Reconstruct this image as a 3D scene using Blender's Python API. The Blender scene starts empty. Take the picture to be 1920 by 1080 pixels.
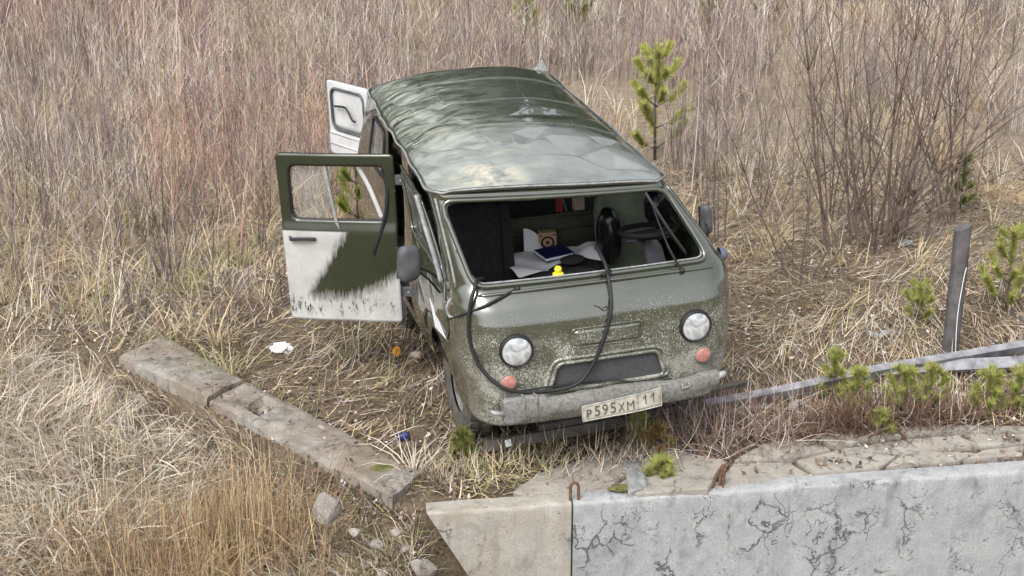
import bpy, bmesh, math, random
import numpy as np
from mathutils import Vector, Matrix, noise as mnoise

rnd = random.Random(7)
rng = np.random.default_rng(11)
SC = bpy.context.scene
COL = SC.collection
RAD = math.radians

# ------------------------------------------------------------------ camera, sky, sun, exposure
F_PX = 2837.36
CAM_H = 4.666
PITCH = RAD(20)
cam_d = bpy.data.cameras.new('camera')
cam_d.sensor_width = 36.0
cam_d.lens = F_PX / 1920 * 36.0
cam_d.clip_end = 2000
cam = bpy.data.objects.new('camera', cam_d)
COL.objects.link(cam)
cam.location = (0, 0, CAM_H)
cam.rotation_euler = (RAD(90) - PITCH, 0, 0)
SC.camera = cam

SUN_EL, SUN_AZ = RAD(52), RAD(205)      # high veiled sun behind the viewer's left shoulder
world = bpy.data.worlds.new('World')
SC.world = world
world.use_nodes = True
wn = world.node_tree
wn.nodes.clear()
sky = wn.nodes.new('ShaderNodeTexSky')
sky.sky_type = 'NISHITA'
sky.sun_disc = False
sky.sun_elevation = SUN_EL
sky.sun_rotation = SUN_AZ
sky.air_density = 1.0
sky.dust_density = 4.0
sky.ozone_density = 1.0
hs = wn.nodes.new('ShaderNodeHueSaturation')
hs.inputs['Saturation'].default_value = 0.22     # a clouded, nearly white sky
bg = wn.nodes.new('ShaderNodeBackground')
bg.inputs['Strength'].default_value = 0.15
wo = wn.nodes.new('ShaderNodeOutputWorld')
wn.links.new(sky.outputs[0], hs.inputs['Color'])
wn.links.new(hs.outputs[0], bg.inputs['Color'])
wn.links.new(bg.outputs[0], wo.inputs['Surface'])

sun_d = bpy.data.lights.new('sun', 'SUN')
sun_d.energy = 1.1
sun_d.angle = RAD(25)
sun_d.color = (1.0, 0.96, 0.9)
sun = bpy.data.objects.new('sun', sun_d)
COL.objects.link(sun)
sdir = Vector((math.sin(SUN_AZ) * math.cos(SUN_EL), math.cos(SUN_AZ) * math.cos(SUN_EL), math.sin(SUN_EL)))
sun.rotation_euler = sdir.to_track_quat('Z', 'Y').to_euler()

vs = SC.view_settings
vs.view_transform = 'Standard'
vs.look = 'None'
vs.exposure = 0.75
vs.gamma = 1
SC.cycles.max_bounces = 4
SC.cycles.diffuse_bounces = 2
SC.cycles.glossy_bounces = 3
SC.cycles.transparent_max_bounces = 8
SC.cycles.caustics_reflective = False
SC.cycles.debug_use_spatial_splits = True
SC.cycles.caustics_refractive = False

# ------------------------------------------------------------------ geometry of the place (metres)
VAN_R = np.array([[0.9656, -0.25699, -0.03966], [0.25697, 0.9664, -0.00568], [0.03979, -0.00471, 0.9992]])
VAN_O = np.array([0.674, 9.091, 0.0])
ca, sa = math.cos(PITCH), math.sin(PITCH)


def ray(px, py):
    a, b = (px - 960) / F_PX, (py - 540) / F_PX
    return np.array([a, ca - b * sa, -sa - b * ca])


def W(px, py, z=0.0):
    d = ray(px, py)
    s = (z - CAM_H) / d[2]
    return np.array([0, 0, CAM_H]) + s * d


def l2w(p):
    return VAN_R @ np.asarray(p, float) + VAN_O


def sstep(a, b, x):
    t = np.clip((np.asarray(x, float) - a) / (b - a), 0, 1)
    return t * t * (3 - 2 * t)


def vnoise(x, y, seed=0, octaves=3):
    """cheap value noise, vectorised, about -1..1"""
    x = np.asarray(x, float); y = np.asarray(y, float)
    out = np.zeros(np.broadcast(x, y).shape); amp = 1.0; tot = 0
    for o in range(octaves):
        xi = np.floor(x); yi = np.floor(y); fx = x - xi; fy = y - yi
        fx = fx * fx * (3 - 2 * fx); fy = fy * fy * (3 - 2 * fy)
        def h(a, b):
            v = np.sin(a * 127.1 + b * 311.7 + seed * 74.7 + o * 19.3) * 43758.5453
            return (v - np.floor(v)) * 2 - 1
        out = out + amp * ((h(xi, yi) * (1 - fx) + h(xi + 1, yi) * fx) * (1 - fy) + (h(xi, yi + 1) * (1 - fx) + h(xi + 1, yi + 1) * fx) * fy)
        tot += amp; amp *= 0.5; x = x * 2.03 + 3.1; y = y * 2.03 + 1.7
    return out / tot


BEAM0 = np.array([-0.779, 8.853]); BDIR = np.array([-0.704, 0.710]); BNRM = np.array([-0.710, -0.704])


def wall_y(x):          # front top edge of the concrete wall
    return 8.60 + 0.112 * (np.asarray(x, float) + 0.545)


def wall_z(x):
    return 0.0 + 0.02 * (np.asarray(x, float) + 0.545)


def ground_z(x, y):
    x = np.asarray(x, float); y = np.asarray(y, float)
    z = 0.04 * np.clip(x - 0.67, -3.2, 4.0) * (1 - sstep(18, 30, y))
    z = z + 0.035 * vnoise(x * 0.9, y * 0.9, 3) + 0.012 * vnoise(x * 5, y * 5, 5, 2) + 0.22 * vnoise(x * .16, y * .16, 8, 2) * sstep(15, 24, y)
    s = (x - BEAM0[0]) * BNRM[0] + (y - BEAM0[1]) * BNRM[1]
    t = (x - BEAM0[0]) * BDIR[0] + (y - BEAM0[1]) * BDIR[1]
    ditch = (.45 * sstep(0.0, 0.10, s) + .55 * sstep(.05, .9, s)) * (1 - sstep(3.0, 6.5, t))
    z = z - 0.60 * ditch
    # behind the wall the soil stands level with its top, in front it falls to the channel
    near = (1 - sstep(0.25, 0.9, y - wall_y(x))) * sstep(-0.75, -0.45, x)
    z = z * (1 - near) + near * (wall_z(x) - 0.05)
    fr = sstep(0.10, 0.0, y - wall_y(x)) if False else 1 - sstep(0.02, 0.14, y - wall_y(x))
    z = z - 1.25 * fr * sstep(-0.62, -0.50, x)
    return z


def G(px, py, dz=0.0):
    z = 0.0
    for _ in range(8):
        p = W(px, py, z + dz)
        z = float(ground_z(p[0], p[1]))
    p = W(px, py, z + dz)
    return Vector((p[0], p[1], z + dz))


# ------------------------------------------------------------------ object helpers
def tag(o, label=None, cat=None, group=None, kind=None):
    if label: o['label'] = label
    if cat: o['category'] = cat
    if group: o['group'] = group
    if kind: o['kind'] = kind
    return o


def empty(name, loc=(0, 0, 0), rot=(0, 0, 0), parent=None):
    o = bpy.data.objects.new(name, None)
    o.empty_display_size = 0.1
    o.location = loc
    o.rotation_euler = rot
    COL.objects.link(o)
    if parent: o.parent = parent
    return o


def link_mesh(name, me, mat, parent=None, smooth=False):
    o = bpy.data.objects.new(name, me)
    COL.objects.link(o)
    if mat: me.materials.append(mat)
    if parent: o.parent = parent
    if smooth:
        me.polygons.foreach_set('use_smooth', [True] * len(me.polygons))
    return o


class MB:
    """collects shapes for ONE mesh"""
    def __init__(s):
        s.v = []; s.f = []

    def add(s, verts, faces):
        n = len(s.v)
        s.v.extend([tuple(map(float, p)) for p in verts])
        s.f.extend([tuple(i + n for i in f) for f in faces])
        return s

    def box(s, c, size, rot=None):
        hx, hy, hz = [k / 2 for k in size]
        vs_ = [Vector((x, y, z)) for x in (-hx, hx) for y in (-hy, hy) for z in (-hz, hz)]
        if rot is not None:
            vs_ = [rot @ p for p in vs_]
        c = Vector(c)
        return s.add([p + c for p in vs_], [(0, 1, 3, 2), (4, 6, 7, 5), (0, 4, 5, 1), (2, 3, 7, 6), (0, 2, 6, 4), (1, 5, 7, 3)])

    def tube(s, pts, r, n=8, closed=False, cap=True, squash=None):
        pts = [Vector(p) for p in pts]
        m = len(pts)
        rs = r if hasattr(r, '__len__') else [r] * m
        rings = []; up = Vector((0, 0, 1)); prev = None
        for i, p in enumerate(pts):
            a = pts[(i - 1) % m] if (closed or i > 0) else p
            b = pts[(i + 1) % m] if (closed or i < m - 1) else p
            t = (b - a).normalized()
            if prev is None:
                ref = up if abs(t.z) < 0.9 else Vector((1, 0, 0))
                u = t.cross(ref).normalized()
            else:
                u = (prev - t * prev.dot(t))
                u = u.normalized() if u.length > 1e-6 else t.orthogonal().normalized()
            prev = u
            w = t.cross(u)
            k1, k2 = (squash or (1, 1))
            rings.append([p + (u * math.cos(2 * math.pi * j / n) * k1 + w * math.sin(2 * math.pi * j / n) * k2) * rs[i] for j in range(n)])
        vs_ = [q for rg in rings for q in rg]; fs = []
        for i in range(m if closed else m - 1):
            i2 = (i + 1) % m
            for j in range(n):
                fs.append((i * n + j, i * n + (j + 1) % n, i2 * n + (j + 1) % n, i2 * n + j))
        if cap and not closed:
            fs.append(tuple(reversed(range(n)))); fs.append(tuple((m - 1) * n + j for j in range(n)))
        return s.add(vs_, fs)

    def lathe(s, prof, n=32, origin=(0, 0, 0), axis='y', close=False):
        vs_ = []; fs = []; o = Vector(origin)
        for (r, h) in prof:
            for j in range(n):
                a = 2 * math.pi * j / n
                if axis == 'y': vs_.append(o + Vector((r * math.cos(a), h, r * math.sin(a))))
                elif axis == 'x': vs_.append(o + Vector((h, r * math.cos(a), r * math.sin(a))))
                else: vs_.append(o + Vector((r * math.cos(a), r * math.sin(a), h)))
        m = len(prof)
        for i in range(m - 1):
            for j in range(n):
                fs.append((i * n + j, i * n + (j + 1) % n, (i + 1) * n + (j + 1) % n, (i + 1) * n + j))
        return s.add(vs_, fs)

    def grid(s, fn, nu, nv):
        vs_ = [fn(i / nu, j / nv) for j in range(nv + 1) for i in range(nu + 1)]
        fs = [(j * (nu + 1) + i, j * (nu + 1) + i + 1, (j + 1) * (nu + 1) + i + 1, (j + 1) * (nu + 1) + i) for j in range(nv) for i in range(nu)]
        return s.add(vs_, fs)

    def prism(s, poly, h0, h1):
        """poly: list of (x,y); extruded in z"""
        n = len(poly)
        vs_ = [(x, y, h0) for x, y in poly] + [(x, y, h1) for x, y in poly]
        fs = [tuple(reversed(range(n))), tuple(range(n, 2 * n))] + [(i, (i + 1) % n, n + (i + 1) % n, n + i) for i in range(n)]
        return s.add(vs_, fs)

    def map(s, fn):
        s.v = [tuple(fn(Vector(p))) for p in s.v]
        return s

    def build(s, name, mat, parent=None, smooth=False, bevel=0, solid=0, auto=False, recalc=True):
        me = bpy.data.meshes.new(name)
        me.from_pydata(s.v, [], s.f)
        if recalc:
            bm = bmesh.new(); bm.from_mesh(me)
            bmesh.ops.recalc_face_normals(bm, faces=bm.faces)
            bm.to_mesh(me); bm.free()
        me.update()
        o = link_mesh(name, me, mat, parent, smooth)
        if auto:
            me.polygons.foreach_set('use_smooth', [True] * len(me.polygons))
            me.set_sharp_from_angle(angle=RAD(38))
        if bevel:
            m = o.modifiers.new('bevel', 'BEVEL'); m.width = bevel; m.segments = 2; m.limit_method = 'ANGLE'
        if solid:
            m = o.modifiers.new('solid', 'SOLIDIFY'); m.thickness = abs(solid); m.offset = -1 if solid > 0 else 1
        return o


def catmull(pts, k=8, closed=False):
    P = [Vector(p) for p in pts]; out = []; n = len(P)
    for i in range(n if closed else n - 1):
        p0 = P[(i - 1) % n] if (closed or i > 0) else P[i]
        p1 = P[i]; p2 = P[(i + 1) % n]
        p3 = P[(i + 2) % n] if (closed or i + 2 < n) else p2
        for j in range(k):
            t = j / k
            out.append(0.5 * ((2 * p1) + (p2 - p0) * t + (2 * p0 - 5 * p1 + 4 * p2 - p3) * t * t + (3 * p1 - p0 - 3 * p2 + p3) * t ** 3))
    if not closed: out.append(P[-1])
    return out


def rquad(c, r, k=6):
    """rounded polygon through 2D corners c"""
    c = [Vector((p[0], p[1])) for p in c]; out = []; n = len(c)
    for i in range(n):
        p0, p1, p2 = c[i - 1], c[i], c[(i + 1) % n]
        a = (p0 - p1).normalized(); b = (p2 - p1).normalized()
        A = p1 + a * r; B = p1 + b * r
        for j in range(k + 1):
            t = j / k
            out.append((A * (1 - t) ** 2 + p1 * 2 * t * (1 - t) + B * t * t))
    return out


def dense(poly, step=0.02):
    out = []
    n = len(poly)
    for i in range(n):
        a, b = poly[i], poly[(i + 1) % n]
        m = max(1, int((b - a).length / step))
        for j in range(m): out.append(a.lerp(b, j / m))
    return out


def inside(poly, x, y):
    """vectorised point in polygon"""
    x = np.asarray(x); y = np.asarray(y); r = np.zeros(x.shape, bool)
    n = len(poly)
    for i in range(n):
        x1, y1 = poly[i][0], poly[i][1]; x2, y2 = poly[(i + 1) % n][0], poly[(i + 1) % n][1]
        c = ((y1 > y) != (y2 > y)) & (x < (x2 - x1) * (y - y1) / (y2 - y1 + 1e-12) + x1)
        r ^= c
    return r


# ------------------------------------------------------------------ materials
class NT:
    def __init__(s, name):
        s.m = bpy.data.materials.new(name); s.m.use_nodes = True
        s.t = s.m.node_tree; s.t.nodes.clear()
        s.out = s.t.nodes.new('ShaderNodeOutputMaterial')

    def n(s, typ, ins=None, **attr):
        nd = s.t.nodes.new('ShaderNode' + typ)
        for k, v in attr.items(): setattr(nd, k, v)
        for k, v in (ins or {}).items(): s.set(nd.inputs[k], v)
        return nd

    def set(s, sock, v):
        if isinstance(v, bpy.types.NodeSocket): s.t.links.new(v, sock)
        elif isinstance(v, bpy.types.Node): s.t.links.new(v.outputs[0], sock)
        elif isinstance(v, tuple) and len(v) == 3 and sock.type == 'RGBA': sock.default_value = (*v, 1)
        else: sock.default_value = v

    def obj(s): return s.n('TexCoord').outputs['Object']

    def pos(s): return s.n('NewGeometry').outputs['Position']

    def map(s, vec, scale=(1, 1, 1), loc=(0, 0, 0), rot=(0, 0, 0)):
        return s.n('Mapping', {'Vector': vec, 'Scale': scale, 'Location': loc, 'Rotation': rot}).outputs[0]

    def noise(s, vec, scale=5, detail=4, rough=.6, dist=0):
        return s.n('TexNoise', {'Vector': vec, 'Scale': scale, 'Detail': detail, 'Roughness': rough, 'Distortion': dist}).outputs[0]

    def ramp(s, fac, a, b, lo=0.0, hi=1.0):
        return s.n('MapRange', {'Value': fac, 'From Min': a, 'From Max': b, 'To Min': lo, 'To Max': hi}).outputs[0]

    def math(s, op, a, b=0.0, clamp=False):
        nd = s.n('Math', operation=op, use_clamp=clamp)
        s.set(nd.inputs[0], a); s.set(nd.inputs[1], b)
        return nd.outputs[0]

    def mix(s, fac, a, b):
        nd = s.n('Mix', data_type='RGBA')
        s.set(nd.inputs[0], fac); s.set(nd.inputs[6], a); s.set(nd.inputs[7], b)
        return nd.outputs[2]

    def mixf(s, fac, a, b):
        nd = s.n('Mix', data_type='FLOAT')
        s.set(nd.inputs[0], fac); s.set(nd.inputs[2], a); s.set(nd.inputs[3], b)
        return nd.outputs[0]

    def bump(s, h, strength=.3, dist=.01):
        return s.n('Bump', {'Height': h, 'Strength': strength, 'Distance': dist}).outputs[0]

    def bsdf(s, **ins):
        b = s.n('BsdfPrincipled')
        for k, v in ins.items(): s.set(b.inputs[k.replace('_', ' ')], v)
        s.t.links.new(b.outputs[0], s.out.inputs['Surface'])
        return b

    def xyz(s, vec): return s.n('SeparateXYZ', {'Vector': vec}).outputs


def simple(name, col, rough=.6, metal=0, var=.25, scale=12, bump=.15, **kw):
    t = NT(name); o = t.obj()
    n1 = t.noise(o, scale, 5, .6)
    dark = tuple(c * (1 - var) for c in col); lite = tuple(min(1, c * (1 + var)) for c in col)
    c = t.mix(t.ramp(n1, .3, .7), dark, lite)
    t.bsdf(Base_Color=c, Roughness=t.ramp(n1, .2, .8, max(0, rough - .08), min(1, rough + .08)), Metallic=metal,
           Normal=t.bump(t.noise(o, scale * 6, 3), bump, .004), **kw)
    return t.m


def attr_mat(name, rough=.8, trans=0.25, spec=.2):
    """colour of each blade or leaf from its own attribute"""
    t = NT(name)
    a = t.n('Attribute', attribute_name='tint').outputs['Color']
    b = t.bsdf(Base_Color=a, Roughness=rough, Specular_IOR_Level=spec)
    if trans:
        tr = t.n('BsdfTranslucent', {'Color': a})
        mx = t.n('MixShader', {0: trans}); t.t.links.new(b.outputs[0], mx.inputs[1]); t.t.links.new(tr.outputs[0], mx.inputs[2])
        t.t.links.new(mx.outputs[0], t.out.inputs['Surface'])
    return t.m


OLIVE = (0.046, 0.054, 0.033)


def paint_mat():
    t = NT('olive_paint'); o = t.obj(); x, y, z = t.xyz(o)
    base = t.mix(t.ramp(t.noise(o, 2.2, 4), .35, .7), (0.030, 0.037, 0.020), (0.043, 0.051, 0.030))
    # thrown mud specks, denser low on the front
    low = t.ramp(z, 1.24, 0.74)
    front = t.ramp(y, .55, .12)
    vor = t.n('TexVoronoi', {'Vector': o, 'Scale': 62.0, 'Randomness': 1.0})
    big = t.noise(o, 7, 4, .65)
    size = t.math('MULTIPLY_ADD', low, .34)
    size.node.inputs[2].default_value = 0.17
    size2 = t.math('MULTIPLY', size, t.ramp(big, .3, .68, .35, 1.25))
    dot = t.ramp(t.math('SUBTRACT', size2, vor.outputs['Distance']), -.03, .05)
    vor2 = t.n('TexVoronoi', {'Vector': o, 'Scale': 120.0})
    dot2 = t.ramp(t.math('SUBTRACT', t.math('MULTIPLY', size2, 1.15), vor2.outputs['Distance']), -.05, .05)
    sp = t.math('MULTIPLY', t.math('MAXIMUM', dot, t.math('MULTIPLY', dot2, .7)), t.math('MULTIPLY', front, t.ramp(z, 1.30, 1.12)), True)
    film = t.math('MULTIPLY', t.math('MULTIPLY', low, t.ramp(t.noise(o, 3.5, 5, .7), .25, .65)), .9, True)
    side = t.math('MULTIPLY', t.ramp(t.noise(t.map(o, (1, 3, 6)), 2.4, 6, .75), .52, .74), .55, True)
    run = t.ramp(t.noise(t.map(o, (16, 16, 1.6)), 1.6, 6, .7), .42, .62)
    c = t.mix(t.math('MULTIPLY', t.math('MULTIPLY', film, front), t.mixf(run, .65, 1.0)), base, (0.23, 0.23, 0.20))
    c = t.mix(side, c, (0.17, 0.165, 0.125))
    c = t.mix(t.math('MULTIPLY', sp, t.ramp(t.noise(o, 2.3, 5, .7), .30, .60, .40, 1.0)), c, (0.43, 0.425, 0.37))
    # chips and scratches
    scr = t.ramp(t.noise(t.map(o, (3, 14, 40), rot=(0.3, .2, .6)), 3, 8, .8), .70, .74)
    c = t.mix(t.math('MULTIPLY', scr, .6), c, (0.42, 0.42, 0.38))
    dirt = t.math('MAXIMUM', t.math('MAXIMUM', sp, t.math('MULTIPLY', film, front)), side)
    r = t.mixf(dirt, t.ramp(big, .3, .7, .20, .34), .85)
    t.bsdf(Base_Color=c, Roughness=r, Coat_Weight=t.ramp(dirt, 0, .8, 1.0, .1), Coat_Roughness=.05, Coat_IOR=2.25,
           Normal=t.bump(t.math('ADD', t.math('MULTIPLY', t.noise(o, 3.0, 2), 3.0), t.math('MULTIPLY', sp, .25)), .20, .004))
    return t.m


def roof_mat():
    t = NT('scraped_roof_paint'); o = t.obj(); x, y, z = t.xyz(o)
    base = t.mix(t.ramp(t.noise(o, 1.6, 4), .35, .7), (0.050, 0.061, 0.041), (0.066, 0.078, 0.054))
    left = t.ramp(x, -.05, -.62)
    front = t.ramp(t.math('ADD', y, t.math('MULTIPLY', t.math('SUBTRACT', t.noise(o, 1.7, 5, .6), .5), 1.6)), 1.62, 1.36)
    streak = t.noise(t.map(o, (2.2, 7.5, 3), rot=(0, 0, -.55)), 1.7, 9, .72, .6)
    sc1 = t.math('MULTIPLY', t.ramp(streak, .45, .60), left, True)
    patch = t.noise(t.map(o, (1.5, 2.5, 2), rot=(0, 0, -.4)), 2.0, 7, .62, .4)
    sc2 = t.math('MULTIPLY', t.ramp(patch, .44, .60), t.ramp(x, .35, -.5), True)
    sky_pale = t.math('MULTIPLY', front, t.ramp(t.noise(o, 3, 6, .7), .20, .50), True)  # pale front part: sky reflection painted into the roof colour
    c = t.mix(t.math('MULTIPLY', sky_pale, .75), base, (0.25, 0.27, 0.265))
    c = t.mix(t.math('MULTIPLY', sc2, .55), c, (0.30, 0.34, 0.29))
    c = t.mix(t.math('MULTIPLY', sc1, .72), c, (0.36, 0.37, 0.31))
    # dried clay rubbed in near the front left corner
    dx = t.math('SUBTRACT', x, -.62); dy = t.math('SUBTRACT', y, .62)
    d2 = t.math('ADD', t.math('MULTIPLY', t.math('MULTIPLY', dx, dx), 10), t.math('MULTIPLY', t.math('MULTIPLY', dy, dy), 14))
    clay = t.math('MULTIPLY', t.ramp(d2, 1.0, .1), t.ramp(t.noise(o, 6, 7, .75), .44, .58), True)
    c = t.mix(t.math('MULTIPLY', clay, .8), c, (0.56, 0.52, 0.40))
    scr = t.ramp(t.noise(t.map(o, (3, 40, 10), rot=(0, 0, -.6)), 2.2, 9, .8), .67, .70)
    c = t.mix(t.math('MULTIPLY', scr, t.ramp(x, .7, -.5, .15, .8)), c, (0.07, 0.062, 0.048))
    dirt = t.math('MAXIMUM', t.math('MAXIMUM', sc1, clay), t.math('MULTIPLY', sky_pale, .55))  # scrapes and clay, plus part of the painted sky reflection
    t.bsdf(Base_Color=c, Roughness=t.mixf(dirt, .24, .62), Coat_Weight=t.ramp(dirt, 0, 1, 1.0, .25), Coat_Roughness=.05, Coat_IOR=1.9,
           Normal=t.bump(t.math('ADD', t.math('MULTIPLY', t.noise(o, 2.0, 1), .3), t.math('MULTIPLY', t.noise(o, 40, 4), .03)), .15, .008))
    return t.m


def door_panel_mat():
    """olive door with a white swoosh mask and dark strokes along the lower edge (door space: x across, z up)"""
    t = NT('olive_white_door'); o = t.obj(); x, y, z = t.xyz(o)
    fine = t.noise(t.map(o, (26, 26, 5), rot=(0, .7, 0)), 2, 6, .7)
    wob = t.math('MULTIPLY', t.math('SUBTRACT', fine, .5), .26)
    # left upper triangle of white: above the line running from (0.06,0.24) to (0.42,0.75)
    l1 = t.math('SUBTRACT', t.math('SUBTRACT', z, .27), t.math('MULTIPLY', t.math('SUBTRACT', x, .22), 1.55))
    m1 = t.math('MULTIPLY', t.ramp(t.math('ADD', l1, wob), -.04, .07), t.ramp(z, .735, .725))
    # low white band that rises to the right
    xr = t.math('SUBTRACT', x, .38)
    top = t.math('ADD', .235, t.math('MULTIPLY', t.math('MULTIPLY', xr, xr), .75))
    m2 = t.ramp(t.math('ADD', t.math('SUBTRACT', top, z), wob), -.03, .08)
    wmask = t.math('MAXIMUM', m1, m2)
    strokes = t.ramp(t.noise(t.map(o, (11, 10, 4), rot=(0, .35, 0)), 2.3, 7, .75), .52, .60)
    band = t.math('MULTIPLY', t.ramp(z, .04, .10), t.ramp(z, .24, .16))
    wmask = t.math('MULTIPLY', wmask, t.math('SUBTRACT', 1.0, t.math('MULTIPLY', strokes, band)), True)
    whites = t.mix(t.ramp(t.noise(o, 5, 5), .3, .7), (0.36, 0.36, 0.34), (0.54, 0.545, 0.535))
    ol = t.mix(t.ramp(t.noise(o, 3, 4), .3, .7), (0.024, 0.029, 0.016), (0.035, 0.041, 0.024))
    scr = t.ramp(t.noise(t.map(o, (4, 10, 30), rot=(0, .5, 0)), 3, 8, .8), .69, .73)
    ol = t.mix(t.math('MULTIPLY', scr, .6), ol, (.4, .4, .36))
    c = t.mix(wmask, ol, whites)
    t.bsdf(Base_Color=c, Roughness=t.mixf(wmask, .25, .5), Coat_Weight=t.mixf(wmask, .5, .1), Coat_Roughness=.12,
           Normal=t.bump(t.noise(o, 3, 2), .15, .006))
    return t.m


def concrete_mat(name, light, dark, warm=None, cracks=1.0, cover=.55):
    t = NT(name); o = t.pos()
    big = t.noise(o, 1.3, 6, .65); mid = t.noise(o, 7, 7, .7); fine = t.noise(o, 70, 4, .6)
    c = t.mix(t.ramp(mid, .30, .72), dark, light)
    st = t.ramp(t.noise(t.map(o, (1.2, 1.2, .8), loc=(4, 1, 2)), 3.2, 8, .7, .5), .53, .66)
    c = t.mix(t.math('MULTIPLY', st, .55), c, tuple(k * .42 for k in dark))
    if warm:
        wm = t.ramp(big, .42, .62)
        c = t.mix(t.math('MULTIPLY', wm, .75), c, warm)
    dist = t.n('VectorMath', {0: o, 1: t.n('VectorMath', {0: t.n('TexNoise', {'Vector': o, 'Scale': 6.0, 'Detail': 5.0}).outputs['Color'], 1: (.28, .28, .28)}, operation='MULTIPLY').outputs[0]}, operation='ADD').outputs[0]
    v = t.n('TexVoronoi', {'Vector': t.map(dist, (1, 1, .55)), 'Scale': 5.2}, feature='DISTANCE_TO_EDGE').outputs['Distance']
    v2 = t.n('TexVoronoi', {'Vector': dist, 'Scale': 10.0}, feature='DISTANCE_TO_EDGE').outputs['Distance']
    gate = t.ramp(t.noise(t.map(o, loc=(7, 3, 1)), 3.4, 4), cover - .05, cover + .05)
    gate2 = t.ramp(t.noise(t.map(o, loc=(2, 9, 5)), 4.5, 4), cover, cover + .08)
    wid = t.ramp(mid, .3, .7, .004, .040)
    cr = t.math('MULTIPLY', t.ramp(t.math('SUBTRACT', wid, v), -.004, .008), gate, True)
    cr2 = t.math('MULTIPLY', t.ramp(v2, .020, .006), gate2, True)
    crk = t.math('MULTIPLY', t.math('MAXIMUM', cr, cr2), cracks, True)
    c = t.mix(t.math('MULTIPLY', crk, .85), c, (.06, .058, .055))
    pit = t.ramp(t.n('TexVoronoi', {'Vector': o, 'Scale': 34.0}).outputs['Distance'], .13, .09)
    pit = t.math('MULTIPLY', pit, t.ramp(mid, .52, .6), True)
    c = t.mix(t.math('MULTIPLY', pit, .7), c, (.12, .115, .11))
    c = t.mix(t.ramp(fine, .35, .68, .0, .35), c, tuple(k * .55 for k in dark))
    strk = t.ramp(t.noise(t.map(o, (9, 9, .7)), 1.2, 6, .7), .52, .70)
    c = t.mix(t.math('MULTIPLY', strk, .35), c, tuple(k * .6 for k in dark))
    halo = t.math('MULTIPLY', t.ramp(v, .10, .0), gate, True)
    c = t.mix(t.math('MULTIPLY', t.math('MULTIPLY', halo, t.ramp(mid, .45, .6)), .6), c, tuple(k * .5 for k in dark))
    h = t.math('SUBTRACT', t.math('ADD', t.math('MULTIPLY', mid, .8), t.math('MULTIPLY', fine, .22)), t.math('MULTIPLY', t.math('MAXIMUM', crk, pit), 1.1))
    t.bsdf(Base_Color=c, Roughness=.9, Specular_IOR_Level=.25, Normal=t.bump(h, .8, .014))
    return t.m


def ground_mat():
    t = NT('soil_and_thatch'); o = t.pos(); x, y, z = t.xyz(o)
    a = t.noise(o, 1.1, 6, .65); b = t.noise(o, 9, 6, .7); d = t.noise(o, 45, 4, .7)
    c = t.mix(t.ramp(b, .3, .7), (0.060, 0.044, 0.032), (0.17, 0.128, 0.090))
    c = t.mix(t.ramp(a, .40, .65, 0, .5), c, (0.20, 0.16, 0.11))
    c = t.mix(t.ramp(d, .52, .7, 0, .6), c, (0.34, 0.28, 0.20))
    c = t.mix(t.ramp(d, .45, .3, 0, .6), c, (0.045, 0.033, 0.025))
    c = t.mix(t.math('MULTIPLY', t.ramp(y, 12.0, 15.0), t.ramp(b, .3, .6, .25, .8)), c, (0.36, 0.30, 0.225))
    # sandy bare strip far right
    dx = t.math('SUBTRACT', x, 5.9); dy = t.math('SUBTRACT', y, 15.3)
    sd = t.math('ADD', t.math('MULTIPLY', t.math('MULTIPLY', dx, dx), .7), t.math('MULTIPLY', t.math('MULTIPLY', dy, dy), 3))
    c = t.mix(t.math('MULTIPLY', t.ramp(sd, 1.2, .3), t.ramp(b, .3, .5), True), c, (0.50, 0.38, 0.22))
    t.bsdf(Base_Color=c, Roughness=.95, Specular_IOR_Level=.15, Normal=t.bump(t.math('ADD', b, t.math('MULTIPLY', d, .6)), .8, .03))
    return t.m


def glass_mat(name, tint, alpha, rough=.05, dirt=.0):
    t = NT(name); o = t.obj()
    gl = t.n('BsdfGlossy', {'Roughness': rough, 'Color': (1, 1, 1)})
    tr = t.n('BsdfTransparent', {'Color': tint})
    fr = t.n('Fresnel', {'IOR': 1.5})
    m1 = t.n('MixShader', {0: fr.outputs[0], 1: tr.outputs[0], 2: gl.outputs[0]})
    df = t.n('BsdfDiffuse', {'Color': (.55, .56, .55)})
    dm = t.ramp(t.noise(t.map(o, (2, 2, 2)), 2.5, 6, .7), .35, .75, dirt * .3, dirt)
    m2 = t.n('MixShader', {0: dm, 1: m1.outputs[0], 2: df.outputs[0]})
    t.t.links.new(m2.outputs[0], t.out.inputs['Surface'])
    return t.m


M = {}
M['paint'] = paint_mat()
M['roof'] = roof_mat()
M['door'] = door_panel_mat()
M['ground'] = ground_mat()
M['concrete'] = concrete_mat('grey_cracked_concrete', (0.47, 0.475, 0.475), (0.31, 0.32, 0.33), None, 1.0, .54)
M['concrete_warm'] = concrete_mat('beige_concrete', (0.48, 0.465, 0.43), (0.34, 0.32, 0.28), (0.38, 0.315, 0.22), .7, .62)
M['concrete_old'] = concrete_mat('weathered_beam_concrete', (0.46, 0.435, 0.39), (0.17, 0.155, 0.137), (0.26, 0.195, 0.145), .6, .58)
M['slab'] = concrete_mat('pale_slab_concrete', (0.45, 0.42, 0.37), (0.30, 0.275, 0.24), None, .8, .58)
M['stone'] = concrete_mat('broken_stone', (0.46, 0.425, 0.39), (0.20, 0.178, 0.155), (0.40, 0.34, 0.28), .6, .55)
M['rubber'] = simple('black_rubber', (0.013, 0.013, 0.014), .6)
M['dusty_rubber'] = simple('dusty_grey_plastic', (0.085, 0.088, 0.095), .6, var=.5, scale=9)
M['tyre'] = simple('muddy_tyre', (0.095, 0.088, 0.076), .85, var=.5, scale=10, bump=.4)
M['black_fabric'] = simple('black_fabric', (0.016, 0.016, 0.019), .9, bump=.4)
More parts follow.
